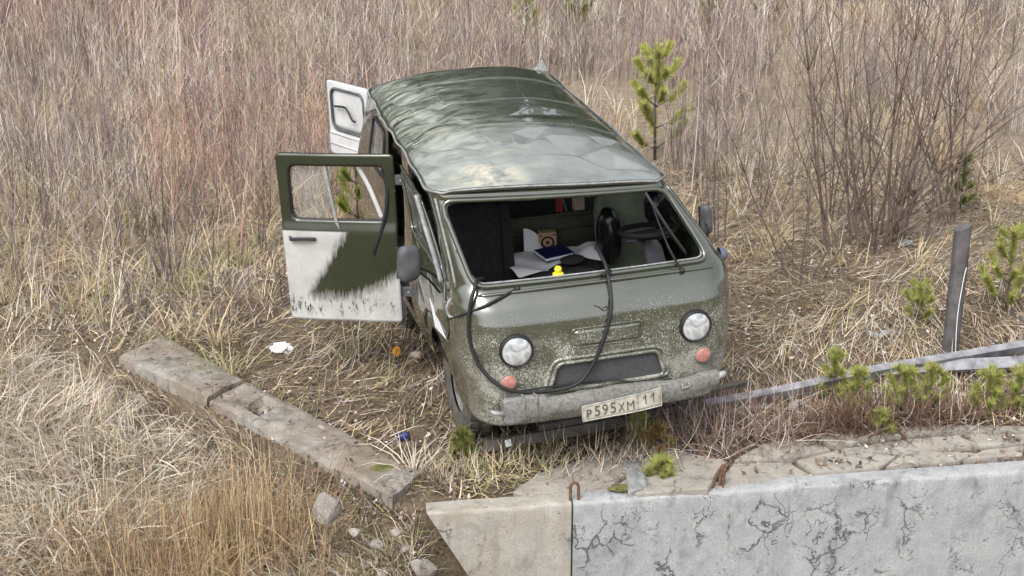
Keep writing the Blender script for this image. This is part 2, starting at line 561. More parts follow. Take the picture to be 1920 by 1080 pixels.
M['grey_fabric'] = simple('charcoal_fabric', (0.030, 0.030, 0.033), .95, scale=30, bump=.5, Specular_IOR_Level=.15)
M['black_plastic'] = simple('black_plastic_film', (0.012, 0.012, 0.014), .22, scale=5, bump=.2)
M['dark'] = simple('dark_interior', (0.012, 0.013, 0.012), .8)
M['olive_int'] = simple('olive_trim', (0.075, 0.085, 0.06), .45)
M['seat_olive'] = simple('olive_seat_cloth', (0.19, 0.22, 0.16), .8, bump=.3)
M['grey_plastic'] = simple('grey_column_plastic', (0.045, 0.047, 0.053), .7, Specular_IOR_Level=.25)
M['grille'] = simple('dusty_grille_mesh', (0.085, 0.088, 0.092), .85, var=.6, scale=150, bump=1.0)
M['bumper'] = simple('dirty_grey_bumper', (0.20, 0.20, 0.185), .75, var=.45, scale=46, bump=.7)
M['plate'] = simple('dusty_white_plate', (0.46, 0.44, 0.38), .6, var=.3, scale=22, bump=.4)
M['plate_ink'] = simple('dusty_black_ink', (0.10, 0.095, 0.08), .7)
M['chrome'] = simple('reflector_silver', (0.88, 0.90, 0.93), .22, 1.0, var=.05, bump=.3)

def lamp_lens_mat():
    t = NT('fluted_lamp_lens'); o = t.obj()
    p1 = t.ramp(t.noise(t.map(o, (1, 1, 1), rot=(0, .5, 0)), 8, 2, .5, 1.6), .38, .60)
    c = t.mix(p1, (0.42, 0.46, 0.48), (0.88, 0.91, 0.94))
    x, y, z = t.xyz(o)
    fl = t.math('SINE', t.math('MULTIPLY', x, 520.0))
    t.bsdf(Base_Color=c, Roughness=.16, Metallic=.35, Coat_Weight=1.0, Coat_Roughness=.04, Normal=t.bump(t.math('ADD', t.math('MULTIPLY', fl, .15), t.noise(o, 24, 3)), .35, .006))
    return t.m


M['lens'] = lamp_lens_mat()
M['glass'] = glass_mat('dirty_window_glass', (.86, .9, .88), 1, .04, .40)
M['glass_clear'] = glass_mat('window_glass', (.92, .95, .93), 1, .03, .06)
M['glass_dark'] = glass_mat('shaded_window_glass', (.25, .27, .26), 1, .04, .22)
M['signal'] = simple('dusty_red_signal_lens', (0.42, 0.19, 0.155), .6, var=.35, scale=40, Coat_Weight=.15)
M['blue'] = simple('blue_signal_plastic', (0.10, 0.12, 0.17), .5)
M['white_paint'] = simple('scuffed_white_paint', (0.60, 0.61, 0.62), .35, var=.18, scale=4, Coat_Weight=.3)
M['steel'] = simple('bare_grey_steel', (0.30, 0.31, 0.31), .65, .3, var=.35, scale=25)
M['rail'] = simple('weathered_galvanised_rail', (0.27, 0.27, 0.295), .6, .25, var=.5, scale=11, bump=.3)
M['rail_dark'] = simple('muddy_rail_steel', (0.13, 0.118, 0.108), .7, .2, var=.4, scale=7, bump=.3)
M['rust'] = simple('rusty_rebar', (0.13, 0.075, 0.045), .85, var=.5, scale=40, bump=.6)
M['post'] = simple('weathered_grey_post', (0.105, 0.098, 0.10), .85, var=.45, scale=9, bump=.6)
M['paper'] = simple('white_paper', (0.84, 0.85, 0.89), .8, var=.06)
M['wood_box'] = simple('light_wood', (0.50, 0.32, 0.20), .5, var=.15)
M['book'] = simple('dark_blue_cover', (0.010, 0.018, 0.075), .3)
M['yellow'] = simple('yellow_rubber', (0.80, 0.66, 0.03), .5, var=.05)
M['red'] = simple('red_card', (0.35, 0.03, 0.035), .6)
M['green'] = simple('green_card', (0.12, 0.22, 0.09), .6)
M['orange'] = simple('orange_wrapper', (0.80, 0.36, 0.03), .4, var=.2)
M['cup'] = simple('beige_cup', (0.55, 0.45, 0.36), .7)
M['blue_can'] = simple('blue_can_paint', (0.018, 0.03, 0.13), .4, var=.5)
M['rag'] = simple('white_rag', (0.74, 0.74, 0.75), .9, var=.08)
M['film'] = glass_mat('clear_plastic_film', (.86, .86, .95), 1, .2, .75)
M['bark'] = simple('grey_brown_bark', (0.13, 0.102, 0.088), .9, var=.45, scale=14)
M['bark_red'] = simple('reddish_brown_bark', (0.15, 0.108, 0.090), .9, var=.5, scale=14)
M['moss'] = simple('olive_moss', (0.11, 0.115, 0.035), .95, var=.5, scale=30, bump=.9)
M['matte_black'] = simple('matte_black_plastic', (0.010, 0.010, 0.011), .8, Specular_IOR_Level=.12)
M['blades'] = attr_mat('dry_blades', .75, .28)
M['twigs'] = attr_mat('thin_twigs', .85, 0.0)
M['needles'] = attr_mat('pine_needles', .55, .3, .3)
M['leaves'] = attr_mat('fallen_leaves', .85, .1)

# ------------------------------------------------------------------ ground
def axis_lines(lo, hi, c0, c1, fine, grow=1.16):
    mid = list(np.arange(c0, c1 + 1e-6, fine)); a = []; s = fine; p = c1
    while p < hi:
        s *= grow; p += s; a.append(p)
    b = []; s = fine; p = c0
    while p > lo:
        s *= grow; p -= s; b.append(p)
    return np.array(b[::-1] + mid + a)


gx = axis_lines(-260, 260, -4.5, 4.6, 0.055); gy = axis_lines(-40, 420, 7.2, 13.5, 0.055)
XX, YY = np.meshgrid(gx, gy)
ZZ = ground_z(XX, YY)
vv = np.stack([XX, YY, ZZ], -1).reshape(-1, 3)
nx, ny = len(gx), len(gy)
ii = np.arange(nx * ny).reshape(ny, nx)
ff = np.stack([ii[:-1, :-1], ii[:-1, 1:], ii[1:, 1:], ii[1:, :-1]], -1).reshape(-1, 4)


def np_mesh(name, v, f, mat, col=None, smooth=False, parent=None):
    v = np.asarray(v, np.float32); f = np.asarray(f, np.int32)
    k = f.shape[1]
    me = bpy.data.meshes.new(name)
    me.vertices.add(len(v)); me.vertices.foreach_set('co', v.ravel())
    me.loops.add(f.size); me.loops.foreach_set('vertex_index', f.ravel())
    me.polygons.add(len(f)); me.polygons.foreach_set('loop_start', np.arange(0, f.size, k, dtype=np.int32))
    me.update(calc_edges=True)
    if col is not None:
        a = me.attributes.new('tint', 'FLOAT_COLOR', 'POINT')
        c = np.ones((len(v), 4), np.float32); c[:, :3] = col
        a.data.foreach_set('color', c.ravel())
    return link_mesh(name, me, mat, parent, smooth)


ground = np_mesh('ground', vv, ff, M['ground'], smooth=True)
tag(ground, kind='structure')


# ------------------------------------------------------------------ concrete walls in the foreground
def rough_block(name, corners_top, depth, zbot, mat, amp=.006, end_slant=0.0, seed=1, fine=.035):
    """wall block: front top edge from A to B, thickness depth to the back, chipped arris"""
    A, B = [Vector(c) for c in corners_top]
    L = (B - A).length; d = (B - A) / L
    back = Vector((-d.y, d.x, 0)).normalized()
    prof = [(0.0, zbot), (0.0, -0.9), (0.0, -0.5), (0, -.25), (0.0, -0.09), (0.0, -0.03), (0.003, -0.011), (0.012, -0.002), (0.05, 0.0), (depth * .55, 0.0), (depth - .015, -.004), (depth, -0.03), (depth, -.3)]
    nu = int(L / fine)
    mb = MB(); vs_ = []; k = len(prof)
    for i in range(nu + 1):
        s = i / nu * L
        for (b, z) in prof:
            sl = end_slant * max(0, -z) * (1 - s / L)          # sloping left end
            p = A + d * (s + sl) + back * b + Vector((0, 0, z))
            nv = mnoise.noise(Vector((s * 9 + seed * 7, b * 9, z * 9)))
            edge = 1.0 if -0.04 < z <= 0.0 and b < .05 else .35
            ch = max(0, mnoise.noise(Vector((s * 16 + seed * 3, 4.1, 0))) - .18) * (.055 if edge == 1.0 else 0)
            p += back * (nv * amp * edge + ch) + Vector((0, 0, -ch * .6 + nv * amp * .5 * edge))
            vs_.append(p)
    fs = [(i * k + j, i * k + j + 1, (i + 1) * k + j + 1, (i + 1) * k + j) for i in range(nu) for j in range(k - 1)]
    fs += [tuple(range(k)), tuple(nu * k + j for j in reversed(range(k)))]
    mb.add(vs_, fs)
    return mb.build(name, mat, auto=True)


def wp(x, dx=0): return (x, float(wall_y(x)), float(wall_z(x)))


w1 = rough_block('concrete_wall', (wp(-.545), wp(.385)), .17, -1.6, M['concrete_warm'], end_slant=.55, seed=2)
tag(w1, 'short beige concrete wall block with slanted left end, left of the joint', 'wall')
w2 = rough_block('concrete_wall', (wp(.397), wp(6.2)), .17, -1.6, M['concrete'], seed=5)
tag(w2, 'long grey cracked concrete wall filling the lower right corner', 'wall')


def lifting_loop(px0, px1, top, r, label, lean=0.0):
    """bent bar standing out of the concrete"""
    a, b = Vector(px0), Vector(px1)
    mid = (a + b) / 2 + Vector((lean, 0, top))
    w_ = (b - a) / 2
    pts = [a - Vector((0, 0, .06)), a + Vector((0, 0, top * .55))]
    for k in range(1, 8):
        th = math.pi * k / 8
        pts.append(mid - Vector((0, 0, top * .42)) - w_ * math.cos(th) * 1.12 + Vector((0, 0, top * .42 * math.sin(th))))
    pts += [b + Vector((0, 0, top * .5)), b - Vector((0, 0, .06))]
    o = MB().tube(catmull(pts, 4), r, 8).build('lifting_loop', M['rust'], smooth=True)
    return tag(o, label, 'lifting loop', 'bent bars in the wall top')


p = Vector(wp(.40)) + Vector((0, .045, 0))
lifting_loop(p + Vector((-.022, 0, 0)), p + Vector((.030, .004, 0)), .125, .010, 'round rusty wire loop standing on the joint of the concrete wall')
p = Vector(wp(1.345)) + Vector((0, .07, 0))
lp = empty('lifting_loop', p)
tag(lp, 'narrow doubled rusty bar loop leaning on the wall top, right of the round loop', 'lifting loop', 'bent bars in the wall top')
for k, (dx, ln) in enumerate(((-.028, .05), (.022, .012), (.045, .006))):
    MB().tube(catmull([(dx - .012, 0, -.05), (dx - .006 + ln * .4, .01, .07), (dx + ln, .02, .135), (dx + ln + .015, .03, .15), (dx + ln + .02, .05, .12)], 4), .0105, 8).build('bar', M['rust'], lp, smooth=True)


# ------------------------------------------------------------------ old kerb beams beside the ditch
def beam(name, fr, fl, bl_, br, label, pocket=None, seed=0, h=.26):
    """top face corners (front right, front left, back left, back right) as pixels on the ground"""
    c = [Vector(W(*q, z)) for q, z in ((fr, .0), (fl, -.03), (bl_, -.03), (br, .0))]
    N = 60; K = 12
    mb = MB()

    def top(u, v):
        p = (c[0].lerp(c[1], u)).lerp(c[3].lerp(c[2], u), v)
        n1 = mnoise.noise(Vector((p.x * 6, p.y * 6, seed)))
        n2 = mnoise.noise(Vector((p.x * 22, p.y * 22, seed + 3)))
        n3 = mnoise.noise(Vector((p.x * 2.6, p.y * 2.6, seed + 9)))
        z = n1 * .014 + n2 * .007 + min(0, n3 + .12) * .06 * float(sstep(.35, .0, min(v, 1 - v)))
        if pocket:
            pu, pv, su, sv = pocket
            d = max(abs(u - pu) / su, abs(v - pv) / sv)
            z -= .075 * float(sstep(1.15, .85, d))
        e = min(v, 1 - v, u * 4, (1 - u) * 4)
        z -= max(0, .05 - e) * .3 * (1 + n2)
        return p + Vector((n2 * .012, n1 * .014, z))
    mb.grid(lambda u, v: top(u, v), N, K)
    # sides
    nrm = Vector((BNRM[0], BNRM[1], 0))

    def side(v0, sgn):
        def fn(u, v):
            p = top(u, v0)
            q = p + Vector((0, 0, -h * v)) + nrm * sgn * (.008 * math.sin(v * 3) + .012 * mnoise.noise(Vector((p.x * 8, v * 3, seed + v0))) * v)
            return q
        return fn
    mb.grid(side(0, 1), N, 6); mb.grid(side(1, -1), N, 4)
    mb.grid(lambda u, v: top(0, u) + Vector((.02 * mnoise.noise(Vector((u * 5, v * 5, 2))), -.02 * v, -h * v)), K, 5)
    mb.grid(lambda u, v: top(1, u) + Vector((0, 0, -h * v)), K, 4)
    o = mb.build(name, M['concrete_old'], auto=True)
    return tag(o, label, 'kerb beam', 'fallen concrete beams beside the ditch')


beam('concrete_beam', (737, 930), (392, 748), (462, 713), (790, 881), 'long weathered concrete beam with a square pocket, nearer the wall', (.80, .55, .045, .22), 1)
beam('concrete_beam', (387, 741), (222, 666), (305, 626), (455, 707), 'short far concrete beam with mottled grey top, half hidden in grass', None, 4)

# ------------------------------------------------------------------ the van (built in its own frame: x to the viewer's right, y to its rear, z up)
van = empty('van')
van.matrix_world = Matrix([[*VAN_R[0], VAN_O[0]], [*VAN_R[1], VAN_O[1]], [*VAN_R[2], VAN_O[2]], [0, 0, 0, 1]])
tag(van, 'crashed olive green forward control van with crumpled roof and no windscreen', 'van')
CAML = VAN_R.T @ (np.array([0, 0, CAM_H]) - VAN_O)


def VL(px, py, ax, val):
    d = VAN_R.T @ ray(px, py)
    s = (val - CAML[ax]) / d[ax]
    return Vector(CAML + s * d)


PZ = [.44, .62, .80, 1.0, 1.15, 1.25, 1.32, 1.37, 1.45, 1.85, 1.90]
PF = [.10, .065, .05, .05, .062, .095, .150, .212, .25, .40, .42]
PW = [.875, .915, .94, .95, .952, .948, .938, .925, .905, .805, .79]
PR = [.26, .27, .28, .28, .27, .25, .22, .19, .15, .11, .10]
BOW = .045; YR = 4.30; RR = .17


def prof(z): return (float(np.interp(z, PZ, PF)), float(np.interp(z, PZ, PW)), float(np.interp(z, PZ, PR)))


def Fy(x, z):
    f, w, r = prof(z)
    ax_ = min(abs(x), w - 1e-4)
    y = f + BOW * (min(ax_, w - r) / w) ** 2
    if ax_ > w - r:
        q = ax_ - (w - r)
        y += r - math.sqrt(max(0, r * r - q * q))
    return y


def dent(p):
    """shallow buckles in the sheet metal"""
    n = mnoise.noise(p * 2.1 + Vector((3, 1, 7)))
    n2 = mnoise.noise(p * 6.0)
    return n * .010 + n2 * .0025


def D(p):
    """the cab top is racked to the viewer's left and pushed back"""
    p = Vector(p)
    t = min(1.25, max(0.0, (p.z - 1.30) / .56)); a = t ** 1.1
    fy = min(1.0, max(0.0, 1 - (p.y - .4) / 3.8))
    return Vector((p.x - .215 * a * fy, p.y + .06 * a * fy, p.z + (.042 - .048 * p.x / .79) * a * fy - .03 * a * (1 - fy)))


def onF(px, py, off=.0):
    y = .1
    for _ in range(12):
        q = VL(px, py, 1, y)
        y = Fy(q.x, max(.5, min(1.88, q.z))) - off
    return VL(px, py, 1, y)


# ---- body shell
st = []
for i in range(120): st.append(('L', 1 - i / 120))
for i in range(10): st.append(('CL', 1 - i / 10))
for i in range(84): st.append(('F', -1 + 2 * i / 84))
for i in range(10): st.append(('CR', i / 10))
for i in range(90): st.append(('R', i / 90))
for i in range(6): st.append(('BR', i / 6))
for i in range(20): st.append(('B', 1 - 2 * i / 20))
for i in range(6): st.append(('BL', i / 6))
zr = np.linspace(.44, 1.885, 74)


def shell_pt(k, s, z):
    f, w, r = prof(z)
    ys = f + BOW * ((w - r) / w) ** 2 + r
    if k == 'F':
        x = s * (w - r); return ('F', x, (x, Fy(x, z), z))
    if k in ('CL', 'CR'):
        sg = -1 if k == 'CL' else 1
        th = s * math.pi / 2
        x = sg * (w - r + r * math.sin(th)); y = ys - r * math.cos(th)
        return ('F', x, (x, y, z))
    if k in ('L', 'R'):
        y = ys + (YR - RR - ys) * s
        return (k, y, ((-w if k == 'L' else w), y, z))
    if k == 'BR':
        th = s * math.pi / 2
        return ('B', 0, (w - RR + RR * math.cos(th), YR - RR + RR * math.sin(th), z))
    if k == 'BL':
        th = s * math.pi / 2
        return ('B', 0, (-(w - RR) - RR * math.sin(th), YR - RR + RR * math.cos(th), z))
    return ('B', s * (w - RR), (s * (w - RR), YR, z))


def arch(yc, z0=.2, R=.40, n=24):
    return [Vector((yc + R * math.cos(math.pi * i / n), .40 + R * math.sin(math.pi * i / n))) for i in range(n + 1)] + [Vector((yc - R, z0)), Vector((yc + R, z0))]


WS = rquad([(-.768, 1.832), (.758, 1.832), (.808, 1.374), (-.805, 1.374)], .085)
GR = rquad([(-.345, .862), (.345, .862), (.40, .672), (-.40, .672)], .05)
DOORL = [Vector(q) for q in ((.56, 1.36), (.68, 1.80), (1.62, 1.80), (1.64, .62), (1.50, .62), (1.44, .74), (1.3, .86), (1.05, .90), (.6, .90), (.5, .98))]
SIDEOP = rquad([(1.99, 1.82), (2.80, 1.82), (2.80, .56), (1.99, .56)], .05)
WINL = [rquad([(2.95, 1.76), (3.62, 1.76), (3.62, 1.40), (2.95, 1.40)], .07)]
WINR = [rquad([(.62, 1.77), (1.45, 1.77), (1.45, 1.40), (.50, 1.40)], .07), rquad([(1.75, 1.76), (2.45, 1.76), (2.45, 1.40), (1.75, 1.40)], .07),
        rquad([(2.6, 1.76), (3.3, 1.76), (3.3, 1.40), (2.6, 1.40)], .07), rquad([(3.42, 1.76), (4.0, 1.76), (4.0, 1.40), (3.42, 1.40)], .07)]
REAROP = rquad([(-.70, 1.78), (-.02, 1.78), (-.02, .60), (-.70, .60)], .05)
holes = [('F', WS), ('F', GR), ('L', DOORL), ('L', SIDEOP), ('B', REAROP)] + [('L', w) for w in WINL] + [('R', w) for w in WINR] + [(k, arch(y)) for k in 'LR' for y in (1.05, 3.32)]


def cut_shell():
    ns = len(st); nz = len(zr)
    tg = []; av = []; co = []
    for z in zr:
        for k, s in st:
            a, b, c = shell_pt(k, s, z)
            tg.append(a); av.append(b); co.append(list(c))
    tg = np.array(tg); av = np.array(av); co = np.array(co); zv = co[:, 2].copy()
    idx = np.arange(ns * nz).reshape(nz, ns)
    f = np.stack([idx[:-1], np.roll(idx, -1, 1)[:-1], np.roll(idx, -1, 1)[1:], idx[1:]], -1).reshape(-1, 4)
    keep = np.ones(len(f), bool)
    snap = {}
    for tname, poly in holes:
        same = np.all(tg[f] == tname, axis=1)
        ca_ = av[f].mean(1); cz = zv[f].mean(1)
        rem = same & inside(poly, ca_, cz)
        keep &= ~rem
        rv = set(f[rem].ravel().tolist())
        kv = set(f[(~rem)].ravel().tolist())
        dp = dense(poly, .008)
        dpa = np.array([(q.x, q.y) for q in dp])
        for v in rv & kv:
            d = (dpa[:, 0] - av[v]) ** 2 + (dpa[:, 1] - zv[v]) ** 2
            j = int(d.argmin())
            if d[j] < .05 ** 2:
                a, z = dpa[j]
                if z < zr[0]: z = zr[0]
                if tname == 'F': co[v] = (a, Fy(a, z), z)
                elif tname == 'B': co[v] = (a, co[v][1], z)
                else:
                    w = prof(z)[1]; co[v] = ((-w if tname == 'L' else w), a, z)
    f = f[keep]
    used = np.unique(f); mp = -np.ones(len(co), int); mp[used] = np.arange(len(used))
    return co[used], mp[f]


sv, sf = cut_shell()
mb = MB()
pts = []
for q in sv:
    p = Vector(q); n = dent(p)
    if p.y > .4: p.x += n * (1 if p.x > 0 else -1) * .9
    else: p.y += n * .45 * float(sstep(1.36, 1.25, p.z))
    # crushed lower front-left corner
    dd = (p - Vector((-.90, .35, .62))).length
    p.x += .05 * max(0, 1 - dd / .28); p.y += .05 * max(0, 1 - dd / .28)
    pts.append(D(p))
mb.add(pts, [tuple(int(i) for i in f) for f in sf])
body = mb.build('body', M['paint'], van, smooth=True, solid=.014, recalc=False)


def sweep(contour, fn, r, n=6, closed=True, step=.03):
    pts_ = [fn(q.x, q.y) for q in dense(contour, step)]
    return MB().tube(pts_, r, n, closed=closed)


fF = lambda off: (lambda a, z: D((a, Fy(a, z) + off, z)))
fL = lambda off: (lambda a, z: D((-prof(z)[1] + off, a, z)))
fR = lambda off: (lambda a, z: D((prof(z)[1] - off, a, z)))
# raised flange round the windscreen hole, and the pale lip of torn sealant
sweep(WS, fF(-.004), .017, 8).build('windscreen_flange', M['paint'], van, smooth=True)
WS_IN = rquad([(-.755, 1.820), (.745, 1.820), (.795, 1.387), (-.792, 1.387)], .078)
sweep(WS_IN, fF(.012), .007, 6).build('sealant_lip', M['steel'], van, smooth=True)
# drip ledge under the windscreen
MB().tube([D((x, Fy(x, 1.335) - .002, 1.335 + .012 * (1 - (x / .8) ** 2))) for x in np.linspace(-.80, .80, 40)], .011, 6).build('scuttle_ledge', M['paint'], van, smooth=True)

# ---- roof
RY0, RY1 = .385, 4.29


def roof_raw(u, v):
    """u -1..1 across, v 0..1 along"""
    y = RY0 + (RY1 - RY0) * v
    yf = y - RY0; yb = RY1 - y
    w = .805 - .10 * max(0, 1 - yf / .16) ** 2 * abs(u) ** 6 - .05 * max(0, 1 - yb / .25) ** 2
    # plan: front edge bows forward in the middle
    y2 = y + .05 * (u * u) * max(0, 1 - yf / .5) - .10 * (abs(u) ** 4) * max(0, 1 - yb / .4)
    dome = .165 * (1 - abs(u) ** 2.5) ** .75
    lf = float(sstep(-.25, .75, yf)) * .86 + .14 * float(sstep(0, 2.0, yf)); lb = .30 + .70 * float(sstep(0, .42, yb))
    z = 1.885 + dome * min(lf, 1) * lb
    return Vector((u * w, y2, z))


FOLDS = [  # (x, y, z drop, radius, angle): sharp-edged buckles
    (.30, 1.02, .105, .42, .5), (.52, .74, .085, .28, -.4), (.10, 1.25, .030, .30, 1.0), (-.52, 1.30, .065, .45, 2.2), (-.62, .66, .045, .30, .2), (-.50, 2.2, .040, .5, 1.2), (.60, 1.22, .060, .20, .9), (-.60, 3.0, .030, .4, .4), (-.30, .85, .028, .34, 1.9), (.38, 1.95, .016, .4, .2)]


def roof_pt(u, v):
    p = roof_raw(u, v)
    edge = min(1, (1 - abs(u)) * 7, v * 14)
    dz = 0
    for x, y, d, r, a in FOLDS:
        qx = (p.x - x) * math.cos(a) + (p.y - y) * math.sin(a); qy = -(p.x - x) * math.sin(a) + (p.y - y) * math.cos(a)
        m = abs(qx) / r + abs(qy) / (r * .55)
        m = max(m, abs(qx * .5 + qy) / (r * .6))
        dz -= d * max(0, 1 - m)
    # creases raking back from the left edge
    lm = float(sstep(-.15, -.6, p.x))
    ph = (p.y * .9 + p.x * 1.5) * 5.5 + mnoise.noise(Vector((p.x * 2, p.y * 2, 1))) * 2.2
    dz += lm * .017 * (abs(math.sin(ph)) - .5)
    dz += .010 * mnoise.noise(Vector((p.x * 1.6, p.y * 1.1, 5))) + .004 * mnoise.noise(Vector((p.x * 5, p.y * 4, 9))) * (1 + lm)
    p.z += dz * edge
    return p


mb = MB()
mb.grid(lambda a, b: D(roof_pt(-1 + 2 * a, b)), 110, 170)
roof = mb.build('roof', M['roof'], van, solid=.010, recalc=False, smooth=True)


def rim_pts(off_out, off_z, n=70):
    out = []
    for i in range(n + 1): out.append((-1, i / n))
    for i in range(1, 41): out.append((-1 + 2 * i / 40, 1))
    for i in range(1, n + 1): out.append((1, 1 - i / n))
    for i in range(1, 40): out.append((1 - 2 * i / 40, 0))
    res = []
    for u, v in out:
        p = roof_raw(u, v)
        o = Vector((off_out * u if abs(u) > .98 else 0, (-off_out if v == 0 else off_out if v == 1 else 0), off_z))
        wob = mnoise.noise(Vector((p.x * 3, p.y * 3, 2))) * .012 * (1.6 if u < -.9 else .6)
        res.append(D(p + o + Vector((wob, 0, wob * .8))))
    return res


MB().tube(rim_pts(.008, -.006), .015, 7, closed=True).build('gutter', M['paint'], roof, smooth=True)
MB().tube(rim_pts(.019, -.001), .0075, 6, closed=True).build('gutter_lip', M['steel'], roof, smooth=True)
# header strip between gutter and windscreen
hd = MB()
hd.grid(lambda a, b: D((-.77 + 1.54 * a, Fy(-.77 + 1.54 * a, 1.835 + .05 * b) - .012 - .012 * math.sin(b * math.pi), 1.835 + .05 * b)), 40, 6)
hd.build('windscreen_header', M['paint'], van, smooth=True, solid=.006)
for yy, hgt in ((1.62, .007), (2.47, .007), (3.33, .007)):
    vv_ = (yy - RY0) / (RY1 - RY0)
    MB().tube([D(roof_pt(u, vv_) + Vector((0, 0, .002))) for u in np.linspace(-.93, .97, 70)], hgt, 6, squash=(1.5, .75)).build('roof_rib', M['roof'], roof, smooth=True)
# torn metal tab at the far right corner of the roof
tb = MB().add([D(q) for q in ((.70, 4.26, 1.90), (.83, 4.2, 1.88), (.80, 4.28, 1.985), (.70, 4.29, 1.88), (.84, 4.22, 1.87), (.81, 4.31, 1.985))], [(0, 1, 2), (3, 5, 4), (0, 2, 5, 3), (1, 4, 5, 2), (0, 3, 4, 1)])
tb.build('torn_metal_tab', M['bumper'], roof)

# ---- grille: recessed dusty mesh with a raised surround
gp = MB().grid(lambda a, b: Vector(((-.41 + .82 * a), Fy(-.41 + .82 * a, .66 + .22 * b) + .018 + .004 * mnoise.noise(Vector((a * 5, b * 3, 1))), .66 + .22 * b)), 40, 12)
grille = gp.build('grille', M['grille'], van, smooth=True)
GR_O = rquad([(-.372, .892), (.372, .892), (.44, .665), (-.44, .665)], .07)
sweep(GR_O, lambda a, z: Vector((a, Fy(a, z) - .002, z)), .012, 6).build('grille_surround', M['paint'], van, smooth=True)
sweep(GR, lambda a, z: Vector((a, Fy(a, z) - .002, z)), .013, 6).build('grille_lip', M['paint'], van, smooth=True)
HT = rquad([(-.24, 1.086), (.24, 1.086), (.246, .958), (-.238, .958)], .03)
sweep(HT, lambda a, z: Vector((a, Fy(a, z) - .001, z)), .0055, 5).build('hatch_rim', M['paint'], van, smooth=True)
hp = MB()
hp.grid(lambda a, b: Vector(((-.225 + .45 * a), Fy(-.225 + .45 * a, .972 + .10 * b) - .005, .972 + .10 * b)), 16, 6)
hp.build('filler_hatch', M['paint'], van, smooth=True, solid=-.004)
# badge: a thin line drawn bird inside a shield outline
em = MB()
for line in ([(1114, 573), (1122, 575), (1128, 580), (1133, 576), (1139, 575)], [(1128, 580), (1132, 583), (1137, 581), (1139, 577), (1147, 573)]):
    em.tube([onF(x, y, .004) for x, y in line], .004, 5)
em.build('badge', M['rubber'], van)

# ---- lamps
for sx, nm in ((-.612, 0), (.612, 1)):
    zc = .992
    yc = Fy(sx, zc)
    yaw = math.atan2(Fy(sx + .03, zc) - Fy(sx - .03, zc), .06)
    hl = empty('headlight', (sx, yc - .004, zc), (0, 0, yaw), van)
    MB().lathe([(.085, .03), (.113, .02), (.114, -.008), (.110, -.022), (.104, -.028), (.098, -.026), (.095, -.010), (.095, .02)], 40).build('rim', M['rubber'], hl, smooth=True)
    MB().lathe([(.095, -.012), (.080, .012), (.055, .032), (.028, .042), (.016, .044), (.0001, .044)], 40).build('reflector', M['chrome'], hl, smooth=True)
    MB().lathe([(.0001, .000), (.010, -.001), (.014, .008), (.012, .044)], 16).build('bulb', M['rubber'], hl, smooth=True)
    MB().lathe([(.096, -.018), (.075, -.027), (.045, -.033), (.02, -.035), (.0001, -.0355)], 40).build('lens', M['lens'], hl, smooth=True)
for sx in (-.67, .67):
    zc = .772; yc = Fy(sx, zc)
    yaw = math.atan2(Fy(sx + .03, zc) - Fy(sx - .03, zc), .06)
    ts = empty('turn_signal', (sx, yc, zc), (0, 0, yaw), van)
    MB().lathe([(.060, .01), (.061, -.008), (.054, -.014), (.052, -.008)], 30).build('rim', M['bumper'], ts, smooth=True)
    MB().lathe([(.054, -.006), (.051, -.018), (.040, -.024), (.02, -.027), (.0001, -.028)], 30).build('lens', M['signal'], ts, smooth=True)
# small blue-grey marker lamp on the far side
p = D((.957, .47, 1.315))
mk = empty('side_marker', p, (0, 0, 0), van)
MB().lathe([(.05, -.01), (.05, .015), (.038, .035), (.02, .045), (.0001, .047)], 20, axis='x').build('lens', M['blue'], mk, smooth=True)

# ---- bumper: bent box section with wrapped left end, stub ends, bracket bands
def bump_c(x):
    # centre line (y, z) and half height
    t = (x + .74) / 1.49
    z = .598 + .040 * t + .016 * math.sin(t * 6.0) + (.01 if x < -.5 else 0)
    y = -.052 + .05 * (x / .75) ** 2 + .006 * math.sin(x * 9)
    h = .066 + .012 * math.sin(x * 7 + 1.2) + (.016 if -.72 < x < -.45 else 0)
    if x > .6: h *= 1 - .35 * (x - .6) / .15
    return y, z, h


bm_ = MB(); prof_n = 14; xs = np.linspace(-.735, .745, 70)
vs_ = []
for x in xs:
    y, z, h = bump_c(x)
    for j in range(prof_n):
        a = 2 * math.pi * j / prof_n
        cx, cz = math.cos(a), math.sin(a)
        sq = (abs(cx) ** 4 + abs(cz) ** 4) ** (-.25)
        n = mnoise.noise(Vector((x * 7, a, 3))) * .007 + mnoise.noise(Vector((x * 20, a * 2, 8))) * .003
        vs_.append((x, y + (.040 + n) * cx * sq, z + (h + n) * cz * sq))
fs = [(i * prof_n + j, i * prof_n + (j + 1) % prof_n, (i + 1) * prof_n + (j + 1) % prof_n, (i + 1) * prof_n + j) for i in range(len(xs) - 1) for j in range(prof_n)]
fs += [tuple(range(prof_n)), tuple((len(xs) - 1) * prof_n + j for j in range(prof_n))]
bm_.add(vs_, fs)
bumper = bm_.build('bumper', M['bumper'], van, auto=True)
for x in (-.60, -.52):
    y, z, h = bump_c(x)
    MB().tube([(x + .004 * math.cos(a * 3), y + .046 * math.cos(a) * (abs(math.cos(a)) ** 4 + abs(math.sin(a)) ** 4) ** -.25, z + (h + .007) * math.sin(a) * (abs(math.cos(a)) ** 4 + abs(math.sin(a)) ** 4) ** -.25) for a in np.linspace(0, 2 * math.pi, 33)[:-1]], .0055, 6, closed=True).build('band', M['bumper'], bumper, smooth=True)
MB().tube([(-.73, -.03, .605), (-.79, -.02, .612), (-.815, -.005, .625)], [.020, .017, .010], 8).build('stub', M['steel'], bumper, smooth=True)
MB().tube([(.74, -.02, .642), (.785, -.01, .65), (.80, .0, .655)], [.026, .024, .018], 8).build('stub', M['steel'], bumper, smooth=True)
